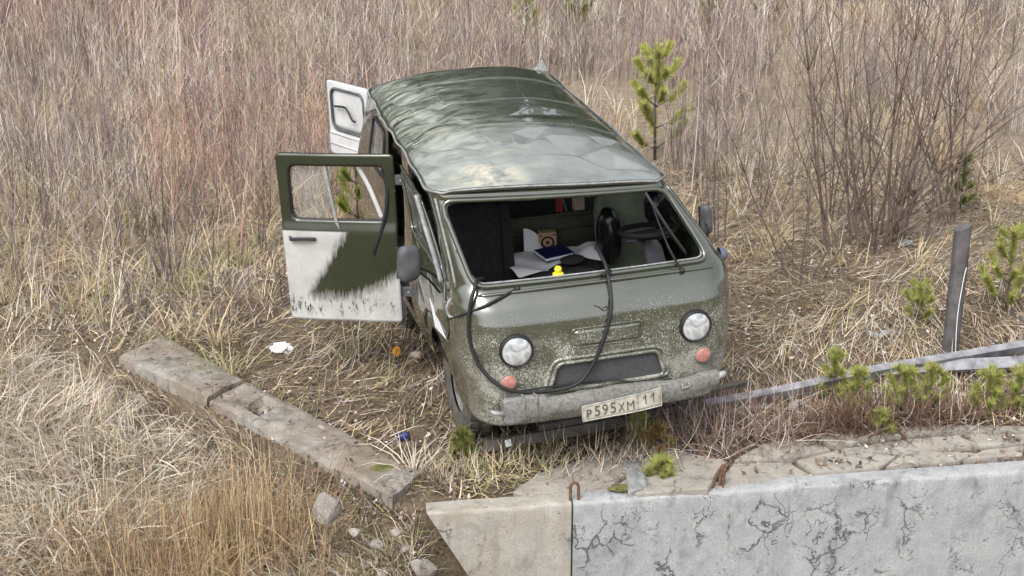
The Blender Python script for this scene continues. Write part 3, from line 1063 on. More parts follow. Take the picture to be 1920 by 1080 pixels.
MB().tube([(.46, -.085, .66), (.46, -.105, .652), (.462, -.105, .628), (.46, -.085, .618), (.50, -.085, .63), (.515, -.098, .642), (.51, -.085, .66)], .006, 6).build('hook', M['steel'], bumper, smooth=True)
for x in (-.42, .42):
    MB().box((x, .10, .60), (.06, .26, .07)).build('bracket', M['dark'], bumper)

# ---- number plate, tilted and slightly bent
pc = [(-.235, .614), (.305, .668), (.308, .540), (-.231, .508)]


def plate_pt(u, v, off=0):
    a = Vector(pc[0]).lerp(Vector(pc[1]), u); b = Vector(pc[3]).lerp(Vector(pc[2]), u)
    q = b.lerp(a, v)
    bend = .006 * math.sin(u * 5) + .012 * max(0, u - .7)
    q.y += -.008 * math.sin(u * math.pi)
    return Vector((q.x, -.112 - off + bend, q.y))


plate = MB().grid(lambda a, b: plate_pt(a, b), 24, 6).build('number_plate', M['plate'], van, smooth=True, solid=.004)
MB().tube([plate_pt(*q, .002) for q in [(i / 20, 0) for i in range(21)] + [(1, i / 6) for i in range(1, 7)] + [(1 - i / 20, 1) for i in range(1, 21)] + [(0, 1 - i / 6) for i in range(1, 6)]], .004, 5, closed=True).build('plate_rim', M['plate'], plate, smooth=True)


def lettering(txt, u0, u1, v0, v1, name):
    cu = bpy.data.curves.new('txt', 'FONT'); cu.body = txt; cu.extrude = 0; cu.size = 1
    tmp = bpy.data.objects.new('txt', cu); COL.objects.link(tmp)
    dg = bpy.context.evaluated_depsgraph_get()
    me = bpy.data.meshes.new_from_object(tmp.evaluated_get(dg))
    bpy.data.objects.remove(tmp)
    co = np.array([v.co for v in me.vertices])
    lo, hi = co.min(0), co.max(0)
    for v in me.vertices:
        u = u0 + (u1 - u0) * (v.co.x - lo[0]) / (hi[0] - lo[0] + 1e-9); w = v0 + (v1 - v0) * (v.co.y - lo[1]) / (hi[1] - lo[1] + 1e-9)
        v.co = plate_pt(u, w, .0035)
    me.name = name
    o = link_mesh(name, me, M['plate_ink'], plate)
    m = o.modifiers.new('s', 'SOLIDIFY'); m.thickness = .003
    return o


for ch, u0, u1, v0, v1 in (('P', .055, .120, .18, .70), ('5', .155, .225, .18, .84), ('9', .255, .325, .18, .84), ('5', .355, .425, .18, .84), ('X', .455, .535, .18, .70), ('M', .565, .655, .18, .70)):
    lettering(ch, u0, u1, v0, v1, 'plate_character')
for u_ in (.80, .90):
    MB().tube([plate_pt(u_ - .034, .66, .004), plate_pt(u_, .86, .004), plate_pt(u_, .34, .004)], .0048, 5, squash=(1, .6)).build('plate_character', M['plate_ink'], plate)
MB().tube([plate_pt(.70, v, .002) for v in (.0, .5, 1)], .0012, 5).build('plate_divider', M['plate_ink'], plate)

# ---- loose rubber windscreen seal hanging down the front
hp_ = [(-.745, .34, 1.405), (-.795, .27, 1.43), (-.835, .20, 1.40)]
for x, z in ((-.885, 1.24), (-.89, 1.04), (-.83, .87), (-.69, .745), (-.46, .70), (-.24, .718), (-.12, .82), (-.035, 1.0), (.025, 1.18), (.045, 1.30)):
    hp_.append((x, Fy(x, z) - .022 - (.03 if z < .75 else 0), z))
hp_ += [(.050, .175, 1.375), (.055, .25, 1.44), (.05, .42, 1.50)]
MB().tube(catmull(hp_, 8), .0125, 8).build('hanging_seal', M['rubber'], van, smooth=True)
MB().tube(catmull([(-.66, Fy(-.66, .70) - .03, .712), (-.4, Fy(-.4, .69) - .025, .715), (0, Fy(0, .69) - .02, .70), (.15, -.02, .69)], 6), .006, 6).build('seal_cord', M['rubber'], van, smooth=True)
MB().tube(catmull([(.02, .20, 1.37), (.0, .16, 1.40), (.06, .17, 1.42), (.075, .19, 1.39), (.03, .17, 1.36)], 5), .006, 5).build('seal_knot', M['rubber'], van, smooth=True)


# ---- wipers
def wiper(piv, mid, end, blade):
    e = empty('wiper', piv, (0, 0, 0), van)
    P_ = [Vector(q) - Vector(piv) for q in (piv, mid, end)]
    MB().lathe([(.018, .02), (.020, -.006), (.014, -.02), (.0001, -.024)], 14).build('pivot', M['rubber'], e, smooth=True)
    MB().tube(catmull(P_, 6), [.009] * 7 + [.006] * 6, 6).build('arm', M['rubber'], e, smooth=True)
    if blade:
        b = [Vector(q) - Vector(piv) for q in blade]
        MB().tube(catmull(b, 6), .008, 6, squash=(.6, 1.5)).build('blade', M['rubber'], e, smooth=True)


pv_ = onF(970, 541, .012)
wiper(pv_, onF(905, 575, .03), onF(838, 600, .04), None)
pv2 = Vector((.565, Fy(.565, 1.345) - .012, 1.345))
wiper(pv2, D((.56, .22, 1.50)), D((.60, .32, 1.78)), [D((.66, .22, 1.44)), D((.62, .24, 1.60)), D((.60, .30, 1.76)), D((.60, .36, 1.83))])

# ---- left front door, sprung from its frame
def cut_patch(fn, a0, a1, z0, z1, na, nz, outer, hls):
    A_ = np.linspace(a0, a1, na + 1); Z_ = np.linspace(z0, z1, nz + 1)
    a, z = np.meshgrid(A_, Z_); a = a.ravel().copy(); z = z.ravel().copy()
    idx = np.arange(len(a)).reshape(nz + 1, na + 1)
    f = np.stack([idx[:-1, :-1], idx[:-1, 1:], idx[1:, 1:], idx[1:, :-1]], -1).reshape(-1, 4)
    keep = inside(outer, a[f].mean(1), z[f].mean(1)) if outer else np.ones(len(f), bool)
    polys = ([outer] if outer else []) + hls
    for h in hls: keep &= ~inside(h, a[f].mean(1), z[f].mean(1))
    cnt = np.zeros(len(a)); np.add.at(cnt, f[keep].ravel(), 1)
    tot = np.zeros(len(a)); np.add.at(tot, f.ravel(), 1)
    bd = np.where((cnt > 0) & (cnt < 4))[0]
    dp = np.concatenate([np.array([(q.x, q.y) for q in dense(p_, .006)]) for p_ in polys]) if polys else None
    if dp is not None:
        for v in bd:
            d = (dp[:, 0] - a[v]) ** 2 + (dp[:, 1] - z[v]) ** 2; j = int(d.argmin())
            if d[j] < .05 ** 2: a[v], z[v] = dp[j]
    f = f[keep]; used = np.unique(f); mp = -np.ones(len(a), int); mp[used] = np.arange(len(used))
    m_ = MB(); m_.add([fn(x, y) for x, y in zip(a[used], z[used])], [tuple(int(k) for k in q) for q in mp[f]])
    return m_


def fd(y, z, off=0.0):
    t = max(0, (z - 1.0) / .8)
    p = Vector((-prof(z)[1] - .010 - off, y, z))
    p.x -= .05 * t * t; p.y += .10 * t * t                     # frame bent out and back at the top
    p.x += .012 * mnoise.noise(Vector((y * 4, z * 4, 2)))
    return D(p)


DW = rquad([(.66, 1.38), (.78, 1.755), (1.54, 1.755), (1.55, 1.38)], .06)
dsm = [Vector(q) for q in ((.575, 1.36), (.695, 1.79), (1.605, 1.79), (1.625, .64), (1.51, .64), (1.45, .76), (1.3, .875), (1.05, .915), (.615, .915), (.515, 1.0))]
fdoor = cut_patch(fd, .48, 1.66, .60, 1.82, 60, 62, dsm, [DW]).build('front_door', M['paint'], van, smooth=True, solid=.02)
sweep(DW, lambda a, z: fd(a, z, .004), .012, 6).build('window_frame', M['paint'], fdoor, smooth=True)
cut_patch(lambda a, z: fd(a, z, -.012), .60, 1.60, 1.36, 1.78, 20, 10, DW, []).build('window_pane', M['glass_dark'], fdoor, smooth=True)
MB().tube([fd(1.48, 1.20, .012), fd(1.44, 1.20, .03), fd(1.33, 1.20, .03), fd(1.31, 1.20, .012)], .010, 6).build('handle', M['rubber'], fdoor, smooth=True)
stk = MB()
q4 = [VL(800, 560, 0, -.985), VL(829, 636, 0, -.985), VL(810, 614, 0, -.985)]
stk.add([fd(q.y, q.z, .006) for q in q4] + [fd(q.y, q.z, .009) for q in q4], [(0, 1, 2), (3, 5, 4), (0, 3, 4, 1), (1, 4, 5, 2), (2, 5, 3, 0)])
stk.build('white_sticker', M['paper'], fdoor)
# bare door-frame strip standing clear of the windscreen pillar
fs_ = [fd(.70, 1.80, .0), fd(.655, 1.62, .012), fd(.61, 1.48, .010), fd(.565, 1.33, .004)]
MB().tube(catmull([p + Vector((-.012, -.02, 0)) for p in fs_], 6), .015, 6, squash=(1.3, .7)).build('frame_strip', M['steel'], fdoor, smooth=True)
# rear lower bodywork hook at the torn pillar foot
MB().tube(catmull([onF(846, 560, .01), onF(838, 575, .02), onF(842, 592, .02), onF(852, 596, .01)], 5), .010, 6).build('torn_pillar_foot', M['steel'], van, smooth=True)
# crack of the pillar seam
MB().tube([D((-prof(z)[1] + .02 - .0, Fy(-prof(z)[1] + .02, z) - .002, z)) for z in np.linspace(1.36, 1.84, 14)], .009, 6).build('pillar_seam', M['steel'], van, smooth=True)
MB().tube([D((prof(z)[1] - .02, Fy(prof(z)[1] - .02, z) - .002, z)) for z in np.linspace(1.36, 1.84, 14)], .009, 6).build('pillar_seam', M['paint'], van, smooth=True)


# ---- mirrors
def mirror(c, w, h, yaw, arm_to, tilt=0):
    e = empty('mirror', c, (0, tilt, yaw), van)
    m_ = MB()
    N, K = 20, 12
    def fn(u, v):
        th = math.pi * 2 * u; ph = math.pi * (v - .5)
        cx = math.cos(th) * math.cos(ph); cz = math.sin(th) * math.cos(ph); cy = math.sin(ph)
        e1 = lambda s_, p_: math.copysign(abs(s_) ** p_, s_)
        return Vector((e1(cx, .55) * w / 2, e1(cy, .7) * .045, e1(cz, .55) * h / 2))
    m_.grid(fn, N, K)
    m_.build('housing', M['dusty_rubber'], e, smooth=True)
    MB().grid(lambda u, v: Vector(((u - .5) * w * .84, .046, (v - .5) * h * .88)), 4, 6).build('mirror_glass', M['chrome'], e)
    rot = Matrix.Rotation(yaw, 3, 'Z') @ Matrix.Rotation(tilt, 3, 'Y')
    for a in arm_to:
        q = rot.inverted() @ (Vector(a) - Vector(c))
        MB().tube(catmull([(0, .02, -.02), q * .5 + Vector((0, -.02, .015)), q], 5), .0085, 6).build('arm', M['rubber'], e, smooth=True)
    return e


mc = VL(766, 494, 1, .52)
mirror(mc, .155, .245, RAD(16), [fd(.60, 1.33, .01), fd(.62, 1.24, .01)], RAD(3))
mc2 = VL(1324, 412, 1, .72)
mirror(mc2, .060, .215, RAD(30), [D((.915, .60, 1.40)), D((.93, .66, 1.33))], RAD(-4))

# ---- open side door (its own frame: x from free edge to hinge, z up)
TL, TR, BR = Vector((-1.81, 2.346, 1.862)), Vector((-.997, 1.95, 1.862)), Vector((-.955, 1.95, .537))
Xd = (TR - TL).normalized(); Zd = (TR - BR); DH = Zd.length; Zd.normalize()
Zd = (Zd - Xd * Zd.dot(Xd)).normalized(); Yd = Zd.cross(Xd); DWD = (TR - TL).length
dorg = TL - Zd * DH
sdoor = empty('side_door', (0, 0, 0), (0, 0, 0), van)
sdoor.matrix_local = Matrix([[Xd.x, Yd.x, Zd.x, dorg.x], [Xd.y, Yd.y, Zd.y, dorg.y], [Xd.z, Yd.z, Zd.z, dorg.z], [0, 0, 0, 1]])
sdoor['label'] = 'open olive side door with white lower half'
bulge = lambda x, z: -.012 * math.sin(math.pi * min(1, max(0, x / DWD))) - .02 * float(sstep(.82, .70, z)) - .010 * float(sstep(.70, .2, z))
SO = rquad([(0, DH), (DWD, DH), (DWD - .01, 0.015), (.02, 0.02)], .035)
SW = rquad([(.085, DH - .085), (.835, DH - .085), (.835, .81), (.085, .81)], .075)
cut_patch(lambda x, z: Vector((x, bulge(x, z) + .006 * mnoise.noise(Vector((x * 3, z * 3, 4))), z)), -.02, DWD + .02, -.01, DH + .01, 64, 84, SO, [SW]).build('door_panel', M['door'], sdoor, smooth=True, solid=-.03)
sweep(SW, lambda a, z: Vector((a, bulge(a, z) - .004, z)), .014, 8).build('window_seal', M['rubber'], sdoor, smooth=True)
SW2 = rquad([(.065, DH - .066), (.855, DH - .066), (.855, .79), (.065, .79)], .09)
sweep(SW2, lambda a, z: Vector((a, bulge(a, z) - .002, z)), .007, 6).build('window_moulding', M['paint'], sdoor, smooth=True)
MB().tube([(x, bulge(x, .755) - .006, .752) for x in np.linspace(.02, DWD - .02, 20)], .014, 6, squash=(.6, 1.2)).build('belt_moulding', M['white_paint'], sdoor, smooth=True)
LP = rquad([(.09, DH - .09), (.40, DH - .09), (.38, .815), (.09, .815)], .06)
cut_patch(lambda x, z: Vector((x, .010, z)), .07, .42, .80, DH - .07, 14, 16, LP, []).build('window_pane', M['glass'], sdoor, smooth=True)
fr_ = MB()
fr_.add([(.365, -.030, DH - .09), (.385, -.034, DH - .09), (.46, -.055, .745), (.425, -.05, .80), (.365, -.018, DH - .09), (.385, -.022, DH - .09), (.46, -.043, .745), (.425, -.038, .80)], [(0, 1, 2, 3), (4, 7, 6, 5), (0, 4, 5, 1), (1, 5, 6, 2), (2, 6, 7, 3), (3, 7, 4, 0)])
fr_.build('sliding_pane_frame', M['steel'], sdoor)
MB().tube(catmull([(.80, -.02, DH - .12), (.845, -.03, 1.05), (.80, -.05, .80), (.73, -.06, .62), (.70, -.05, .52)], 8), .010, 6, squash=(.6, 1.4)).build('hanging_seal', M['rubber'], sdoor, smooth=True)
MB().tube(catmull([(.62, .0, DH - .10), (.70, .0, 1.06), (.78, .0, .82)], 6), .012, 6, squash=(.5, 1.6)).build('loose_trim', M['white_paint'], sdoor, smooth=True)
hb = MB()
hb.tube(catmull([(.075, -.07, .665), (.13, -.085, .675), (.20, -.085, .678), (.27, -.07, .672)], 5), .016, 8, squash=(1, .8))
hb.build('handle', M['rubber'], sdoor, smooth=True)
MB().box((.17, -.045, .668), (.24, .02, .05)).build('handle_plate', M['dusty_rubber'], sdoor, bevel=.008)
for zc in (1.13, .25):
    hg = MB().box((DWD + .035, -.01, zc), (.10, .03, .075))
    hgo = hg.build('hinge', M['dusty_rubber'], sdoor, bevel=.006)
    MB().lathe([(.009, -.02), (.009, -.03), (.0001, -.031)], 10, origin=(DWD + .045, 0, zc)).build('bolt', M['steel'], hgo)

# ---- open rear door leaf, white
e_h, e_o = Vector((-.80, 4.33, 1.80)), Vector((-1.065, 4.90, 1.80))
Xr = (e_h - e_o).normalized(); Zr = Vector((0, 0, 1)); Yr = Zr.cross(Xr); RW = (e_h - e_o).length
rdoor = empty('rear_door', (0, 0, 0), (0, 0, 0), van)
rdoor.matrix_local = Matrix([[Xr.x, Yr.x, 0, e_o.x], [Xr.y, Yr.y, 0, e_o.y], [Xr.z, Yr.z, 1, 1.135], [0, 0, 0, 1]])
rdoor['label'] = 'open white rear door leaf'
RH = .68
RWN = rquad([(.06, RH - .06), (RW - .05, RH - .06), (RW - .05, RH - .44), (.06, RH - .44)], .09)
RO = rquad([(0, RH), (RW, RH), (RW, 0), (0, 0)], .03)
cut_patch(lambda x, z: Vector((x, -.012 * float(sstep(.22, .18, z)) + .005 * mnoise.noise(Vector((x * 5, z * 5, 1))), z)), -.01, RW + .01, -.01, RH + .01, 30, 50, RO, [RWN]).build('door_panel', M['white_paint'], rdoor, smooth=True, solid=-.03)
sweep(RWN, lambda a, z: Vector((a, -.004, z)), .013, 6).build('window_seal', M['dusty_rubber'], rdoor, smooth=True)
cut_patch(lambda x, z: Vector((x, .008, z)), 0, RW, RH - .48, RH - .02, 12, 10, RWN, []).build('window_panel', M['white_paint'], rdoor, smooth=True, solid=-.006)
MB().tube(catmull([(.14, -.02, RH - .22), (.30, -.025, RH - .205), (.36, -.03, RH - .23), (.42, -.03, RH - .30), (.47, -.03, RH - .31)], 6), .010, 6).build('black_strap', M['rubber'], rdoor, smooth=True)
for zc in (.20, .10):
    MB().tube([(.02, -.016, zc), (RW - .02, -.016, zc)], .007, 6).build('pressing_line', M['white_paint'], rdoor, smooth=True)

# ---- remaining window panes
for wv in WINL:
    pn = cut_patch(lambda a, z: fL(.008)(a, z), wv[0].x - .9, wv[0].x + .9, 1.36, 1.8, 40, 10, wv, []).build('window_pane', M['glass'], van, smooth=True)
    sweep(wv, fL(-.002), .012, 6).build('window_seal', M['rubber'], pn, smooth=True)
for wv in WINR:
    pn = cut_patch(lambda a, z: fR(.008)(a, z), min(q.x for q in wv) - .02, max(q.x for q in wv) + .02, 1.36, 1.8, 20, 10, wv, []).build('window_pane', M['glass_clear'], van, smooth=True)
    sweep(wv, fR(-.002), .012, 6).build('window_seal', M['rubber'], pn, smooth=True)

# ---- floor, frame, axles, wheels
MB().box((0, 2.3, .54), (1.70, 3.80, .06)).build('floor_pan', M['dark'], van)
for x in (-.38, .38): MB().box((x, 2.2, .44), (.09, 4.0, .12)).build('chassis_rail', M['dark'], van)
for y in (1.05, 3.32):
    MB().tube([(-.66, y, .38), (0, y, .38), (.66, y, .38)], [.045, .06, .045], 10).build('axle', M['dark'], van, smooth=True)


def make_wheel(loc):
    e = empty('wheel', loc, (0, 0, 0), van)
    R = .375
    t = MB().lathe([(.20, -.085), (.26, -.105), (.32, -.108), (.355, -.095), (R, -.075), (R, .075), (.355, .095), (.32, .108), (.26, .105), (.20, .085)], 48, axis='x')
    for i in range(30):
        a = 2 * math.pi * i / 30
        for s_ in (-1, 1):
            rot = Matrix.Rotation(a + .05 * s_, 3, 'X')
            t.box(rot @ Vector((s_ * .050, 0, R + .004)), (.062, .042, .022), rot @ Matrix.Rotation(.3 * s_, 3, 'Z'))
    t.build('tyre', M['tyre'], e, auto=True)
    MB().lathe([(.205, -.07), (.19, -.06), (.15, -.03), (.09, -.045), (.07, -.09), (.0001, -.095)], 32, axis='x').lathe([(.205, .07), (.19, .06), (.15, .03), (.0001, .03)], 32, axis='x').build('rim', M['bumper'], e, smooth=True)
    return e


w0 = make_wheel((-.725, 1.05, .375))
for x, y in ((.725, 1.05), (-.725, 3.32), (.725, 3.32)):
    c = w0.copy(); COL.objects.link(c); c.parent = van; c.location = (x, y, .375)
    if x > 0: c.rotation_euler = (0, 0, math.pi)
    for ch in list(w0.children):
        k = ch.copy(); COL.objects.link(k); k.parent = c

# ---- cab interior
def cushion(c, size, mat, name, parent, tilt=0, r=.05):
    m_ = MB(); N, K = 16, 12
    def fn(u, v):
        th = 2 * math.pi * u; ph = math.pi * (v - .5)
        e1 = lambda s_, p_: math.copysign(abs(s_) ** p_, s_)
        return Vector((e1(math.cos(th), .4) * e1(math.cos(ph), .4) * size[0] / 2, e1(math.sin(th), .4) * e1(math.cos(ph), .4) * size[1] / 2, e1(math.sin(ph), .4) * size[2] / 2))
    m_.grid(fn, N * 2, K * 2)
    R_ = Matrix.Rotation(tilt, 3, 'X')
    m_.map(lambda p_: R_ @ p_ + Vector(c) + Vector((0, .006 * mnoise.noise(p_ * 9), .006 * mnoise.noise(p_ * 8))))
    return m_.build(name, mat, parent, smooth=True)


ps = empty('passenger_seat', (0, 0, 0), (0, 0, 0), van)
cushion((-.57, 1.36, 1.22), (.52, .14, .74), M['grey_fabric'], 'backrest', ps, RAD(-8))
cushion((-.335, 1.345, 1.22), (.09, .16, .73), M['black_fabric'], 'side_bolster', ps, RAD(-8))
cushion((-.55, 1.05, .93), (.54, .52, .16), M['black_fabric'], 'seat', ps)
ds = empty('driver_seat', (0, 0, 0), (0, 0, 0), van)
cushion((.60, 1.42, 1.18), (.46, .14, .78), M['seat_olive'], 'backrest', ds, RAD(-8))
cushion((.60, 1.08, .93), (.48, .52, .16), M['seat_olive'], 'seat', ds)
cushion((.60, 1.50, 1.60), (.27, .10, .13), M['black_plastic'], 'headrest', ds)
ec = MB()
ec.prism([(-.25, .45), (.38, .45), (.36, 1.66), (-.26, 1.66)], .55, 1.06)
ec.build('engine_cover', M['dark'], van, bevel=.04)
bd = MB(); bd.box((0, 1.76, .96), (1.66, .03, .72)); bd.build('partition', M['olive_int'], van, bevel=.004)
for z in (1.30, 1.20, 1.10):
    MB().tube([(-.8, 1.735, z), (.8, 1.735, z)], .010 if z == 1.30 else .006, 6).build('partition_moulding', M['olive_int'], van, smooth=True)
MB().box((0, 2.0, 1.30), (1.6, .44, .03)).build('rear_shelf', M['dark'], van)
ds_ = MB()
ds_.grid(lambda a, b: Vector((-.80 + 1.60 * a, Fy(-.80 + 1.6 * a, 1.36) + .02 + .20 * b, 1.352 - .03 * b - .10 * b ** 4)), 30, 8)
ds_.build('dashboard', M['olive_int'], van, smooth=True, solid=.02)
col_ = empty('steering_column', (0, 0, 0), (0, 0, 0), van)
sc_ = Vector((.50, .66, 1.485))
cm = MB(); cb = Vector((.55, .55, 1.10))
for (t0, wx, wy) in ((0, .085, .075), (.35, .082, .07), (.75, .075, .062), (.93, .05, .045)):
    pass
prs = []
for t0, wx, wy in ((0, .078, .07), (.4, .074, .066), (.74, .066, .058), (.88, .040, .040)):
    c_ = cb.lerp(sc_, t0)
    for j in range(16):
        a = 2 * math.pi * j / 16; cc, s_ = math.cos(a), math.sin(a); q = (abs(cc) ** 5 + abs(s_) ** 5) ** -.2
        prs.append(c_ + Vector((wx * cc * q, wy * s_ * q, 0)))
cm.add(prs, [(i * 16 + j, i * 16 + (j + 1) % 16, (i + 1) * 16 + (j + 1) % 16, (i + 1) * 16 + j) for i in range(3) for j in range(16)] + [tuple(48 + j for j in range(16))])
cm.build('column_cover', M['grey_plastic'], col_, auto=True)
for sx, l_ in ((-1, .17), (1, .15)):
    MB().tube([sc_ + Vector((sx * .05, 0, -.07)), sc_ + Vector((sx * l_, -.02, -.055))], [.008, .011], 6).build('stalk', M['grey_plastic'], col_, smooth=True)
sw_ = empty('steering_wheel', sc_, (RAD(-7), 0, RAD(6)), van)
MB().tube([(.195 * math.cos(a), .195 * math.sin(a), 0) for a in np.linspace(0, 2 * math.pi, 49)[:-1]], .018, 10, closed=True).build('rim', M['matte_black'], sw_, smooth=True)
MB().box((0, 0, -.030), (.17, .13, .05)).build('hub', M['matte_black'], sw_, bevel=.015)
for a in (RAD(5), RAD(175), RAD(-60), RAD(-120)):
    MB().tube([(.06 * math.cos(a), .05 * math.sin(a), -.02), (.19 * math.cos(a), .19 * math.sin(a), 0)], [.030, .018], 8, squash=(1.2, .5)).build('spoke', M['matte_black'], sw_, smooth=True)
MB().grid(lambda a, b: D((-.76 + 1.52 * a, .52 + 3.6 * b, 1.85)), 8, 8).build('headliner', M['dark'], van)


# ------------------------------------------------------------------ things lying in the cab (top level)
def vpt(p): return Vector(l2w(p))


VM = van.matrix_world.copy()


def crumple(name, c, size, mat, seed, amp=.35, sub=3, flat=1.0, rotz=0):
    bm = bmesh.new()
    bmesh.ops.create_icosphere(bm, subdivisions=sub, radius=1)
    for v in bm.verts:
        n = mnoise.noise(v.co * 1.6 + Vector((seed, 0, 0))); n2 = 1 - abs(mnoise.noise(v.co * 3.4 + Vector((0, seed, 0)))) * 2
        v.co = v.co * (1 + amp * n + amp * .45 * n2)
        v.co = Vector((v.co.x * size[0], v.co.y * size[1], v.co.z * size[2]))
    me = bpy.data.meshes.new(name); bm.to_mesh(me); bm.free()
    o = link_mesh(name, me, mat)
    o.location = c; o.rotation_euler = (0, 0, rotz)
    return o


def in_van(o):
    o.matrix_world = VM @ o.matrix_basis if o.parent is None else o.matrix_world
    return o


# creased paper sheets over the engine cover
def sheet(cx, cy, w, h, rot, z0, seed, lift=.05):
    def fn(u, v):
        x, y = (u - .5) * w, (v - .5) * h
        z = z0 + lift * abs(mnoise.noise(Vector((x * 4 + seed, y * 4, seed)))) * 1.6 + .02 * (abs((x * .7 + y) % .24 - .12) / .12)
        xr, yr = x * math.cos(rot) - y * math.sin(rot), x * math.sin(rot) + y * math.cos(rot)
        return VM @ Vector((cx + xr, cy + yr, z))
    return MB().grid(fn, 20, 14)


o = sheet(-.12, 1.32, .46, .42, .15, 1.10, 1, .06).build('paper_sheet', M['paper'], solid=.001); tag(o, 'creased white paper sheet in the cab beside the passenger seat', 'paper', 'papers in the cab')
o = sheet(.20, 1.38, .46, .34, -.2, 1.105, 5, .07).build('paper_sheet', M['paper'], solid=.001); tag(o, 'crumpled white paper sheet in the cab behind the black pouch', 'paper', 'papers in the cab')


def pk(u, v):
    return VM @ Vector((-.155 + .16 * u + .02 * v, 1.52 + .07 * v, 1.10 + .19 * v * (1 - .75 * u * u)))


o = MB().grid(pk, 8, 8).build('paper_sheet', M['paper'], solid=.001); tag(o, 'upright corner of white paper leaning beside the wooden speaker', 'paper', 'papers in the cab')
# wooden speaker
sp = empty('speaker'); sp.matrix_world = VM @ Matrix.Translation((.035, 1.55, 1.10)) @ Matrix.Rotation(RAD(-10), 4, 'Z')
tag(sp, 'small light wood speaker box standing in the cab', 'speaker')
MB().box((0, .04, .075), (.132, .08, .15)).build('cabinet', M['wood_box'], sp, bevel=.004)
MB().lathe([(.047, -.001), (.050, -.006), (.045, -.007), (.035, .0), (.015, .004), (.012, -.003), (.0001, -.006)], 24, origin=(0, 0, .075)).build('cone', M['black_fabric'], sp, smooth=True)
for x in (-.048, .048):
    for z in (.02, .13): MB().lathe([(.008, 0), (.008, -.003), (.0001, -.004)], 10, origin=(x, 0, z)).build('screw', M['rubber'], sp)
# blue book
bk = empty('book'); bk.matrix_world = VM @ Matrix.Translation((.01, 1.30, 1.165)) @ Matrix.Rotation(RAD(14), 4, 'Z') @ Matrix.Rotation(RAD(6), 4, 'X')
tag(bk, 'dark blue hardcover book lying on the papers in the cab', 'book')
MB().box((0, 0, .026), (.235, .17, .004)).build('cover', M['book'], bk)
MB().box((0, 0, .000), (.235, .17, .004)).build('cover', M['book'], bk)
MB().box((.117, 0, .013), (.004, .17, .0265)).build('spine', M['book'], bk)
MB().box((-.002, 0, .013), (.224, .164, .0215)).build('pages', M['paper'], bk)


# black jacket and pouch
def jack(u, v):
    x, y = -.28 + .68 * u, .66 + .66 * v
    z = 1.075 + .075 * math.sin(math.pi * min(1, max(0, u))) * math.sin(math.pi * (.15 + .75 * v)) + .035 * mnoise.noise(Vector((x * 5, y * 5, 3))) + .02 * abs(mnoise.noise(Vector((x * 11, y * 9, 6))))
    e = min(u, 1 - u, v, 1 - v)
    z -= .12 * max(0, .12 - e) / .12
    return VM @ Vector((x + .03 * mnoise.noise(Vector((x * 6, y * 6, 9))), y, z))


o = MB().grid(jack, 40, 36).build('jacket', M['grey_fabric'], smooth=True, solid=.012); tag(o, 'dark grey jacket bunched over the engine cover', 'jacket')
o = crumple('pouch', (0, 0, 0), (.095, .07, .028), M['black_fabric'], 3, .12); o.matrix_world = VM @ Matrix.Translation((.075, 1.06, 1.195)) @ Matrix.Rotation(RAD(12), 4, 'Z'); tag(o, 'flat black zipped pouch on the dark jacket', 'pouch')
for p_ in o.data.polygons: p_.use_smooth = True


def sack(loc, size, seed, label):
    m_ = MB()
    def fn(u, v):
        th = 2 * math.pi * u; ph = math.pi * (v - .5) * .999
        d = Vector((math.cos(th) * math.cos(ph), math.sin(th) * math.cos(ph), math.sin(ph)))
        r = 1 + .10 * mnoise.noise(d * 1.5 + Vector((seed, 0, 0))) + .035 * (1 - abs(math.sin(th * 7 + 2 * mnoise.noise(d * 2)))) * math.cos(ph)
        e1 = lambda q_, p_: math.copysign(abs(q_) ** p_, q_)
        return VM @ (Vector(loc) + Vector((e1(math.cos(th), .9) * math.cos(ph) ** .55 * size[0] * r, e1(math.sin(th), .9) * math.cos(ph) ** .55 * size[1] * r, d.z * size[2] * r)))
    m_.grid(fn, 48, 30)
    o = m_.build('plastic_sack', M['black_plastic'], smooth=True)
    return tag(o, label, 'sack', 'black film wrapped bundles in the cab')


sack((.40, 1.22, 1.28), (.085, .11, .20), 1, 'black film wrapped bundle hanging between seats, beside the papers')
sack((.73, 1.10, 1.50), (.095, .09, .125), 6, 'black film wrapped bundle behind the steering wheel')
# small yellow toy on the dashboard: base, body, head
yt = empty('toy'); yt.matrix_world = VM @ Matrix.Translation(D((-.232, .275, 1.372))) @ Matrix.Scale(1.1, 4)
tag(yt, 'small bright yellow toy figure on the windscreen edge', 'toy')
MB().lathe([(.0001, 0), (.030, .001), (.036, .010), (.032, .022), (.018, .028), (.0001, .029)], 18, axis='z').build('base', M['yellow'], yt, smooth=True)
MB().lathe([(.012, .024), (.021, .034), (.023, .048), (.016, .062), (.0001, .067)], 18, axis='z').build('head', M['yellow'], yt, smooth=True)
# red and green cards, white carton on the shelf
o = MB().box((0, 0, .09), (.045, .03, .18)).build('book', M['red']); o.matrix_world = VM @ Matrix.Translation((.205, 1.82, 1.315)) @ Matrix.Rotation(RAD(4), 4, 'Y'); tag(o, 'red book standing on the shelf behind the partition', 'book')
o = MB().box((0, 0, .085), (.012, .03, .17)).build('card', M['green']); o.matrix_world = VM @ Matrix.Translation((.262, 1.82, 1.315)) @ Matrix.Rotation(RAD(-14), 4, 'Y'); tag(o, 'thin green card leaning beside the red book', 'card')
cu_ = MB().box((0, 0, .045), (.085, .05, .09)).build('carton', M['cup'], bevel=.004); cu_.matrix_world = VM @ Matrix.Translation((.36, 1.82, 1.315)); tag(cu_, 'small pale carton on the shelf behind the partition', 'carton')

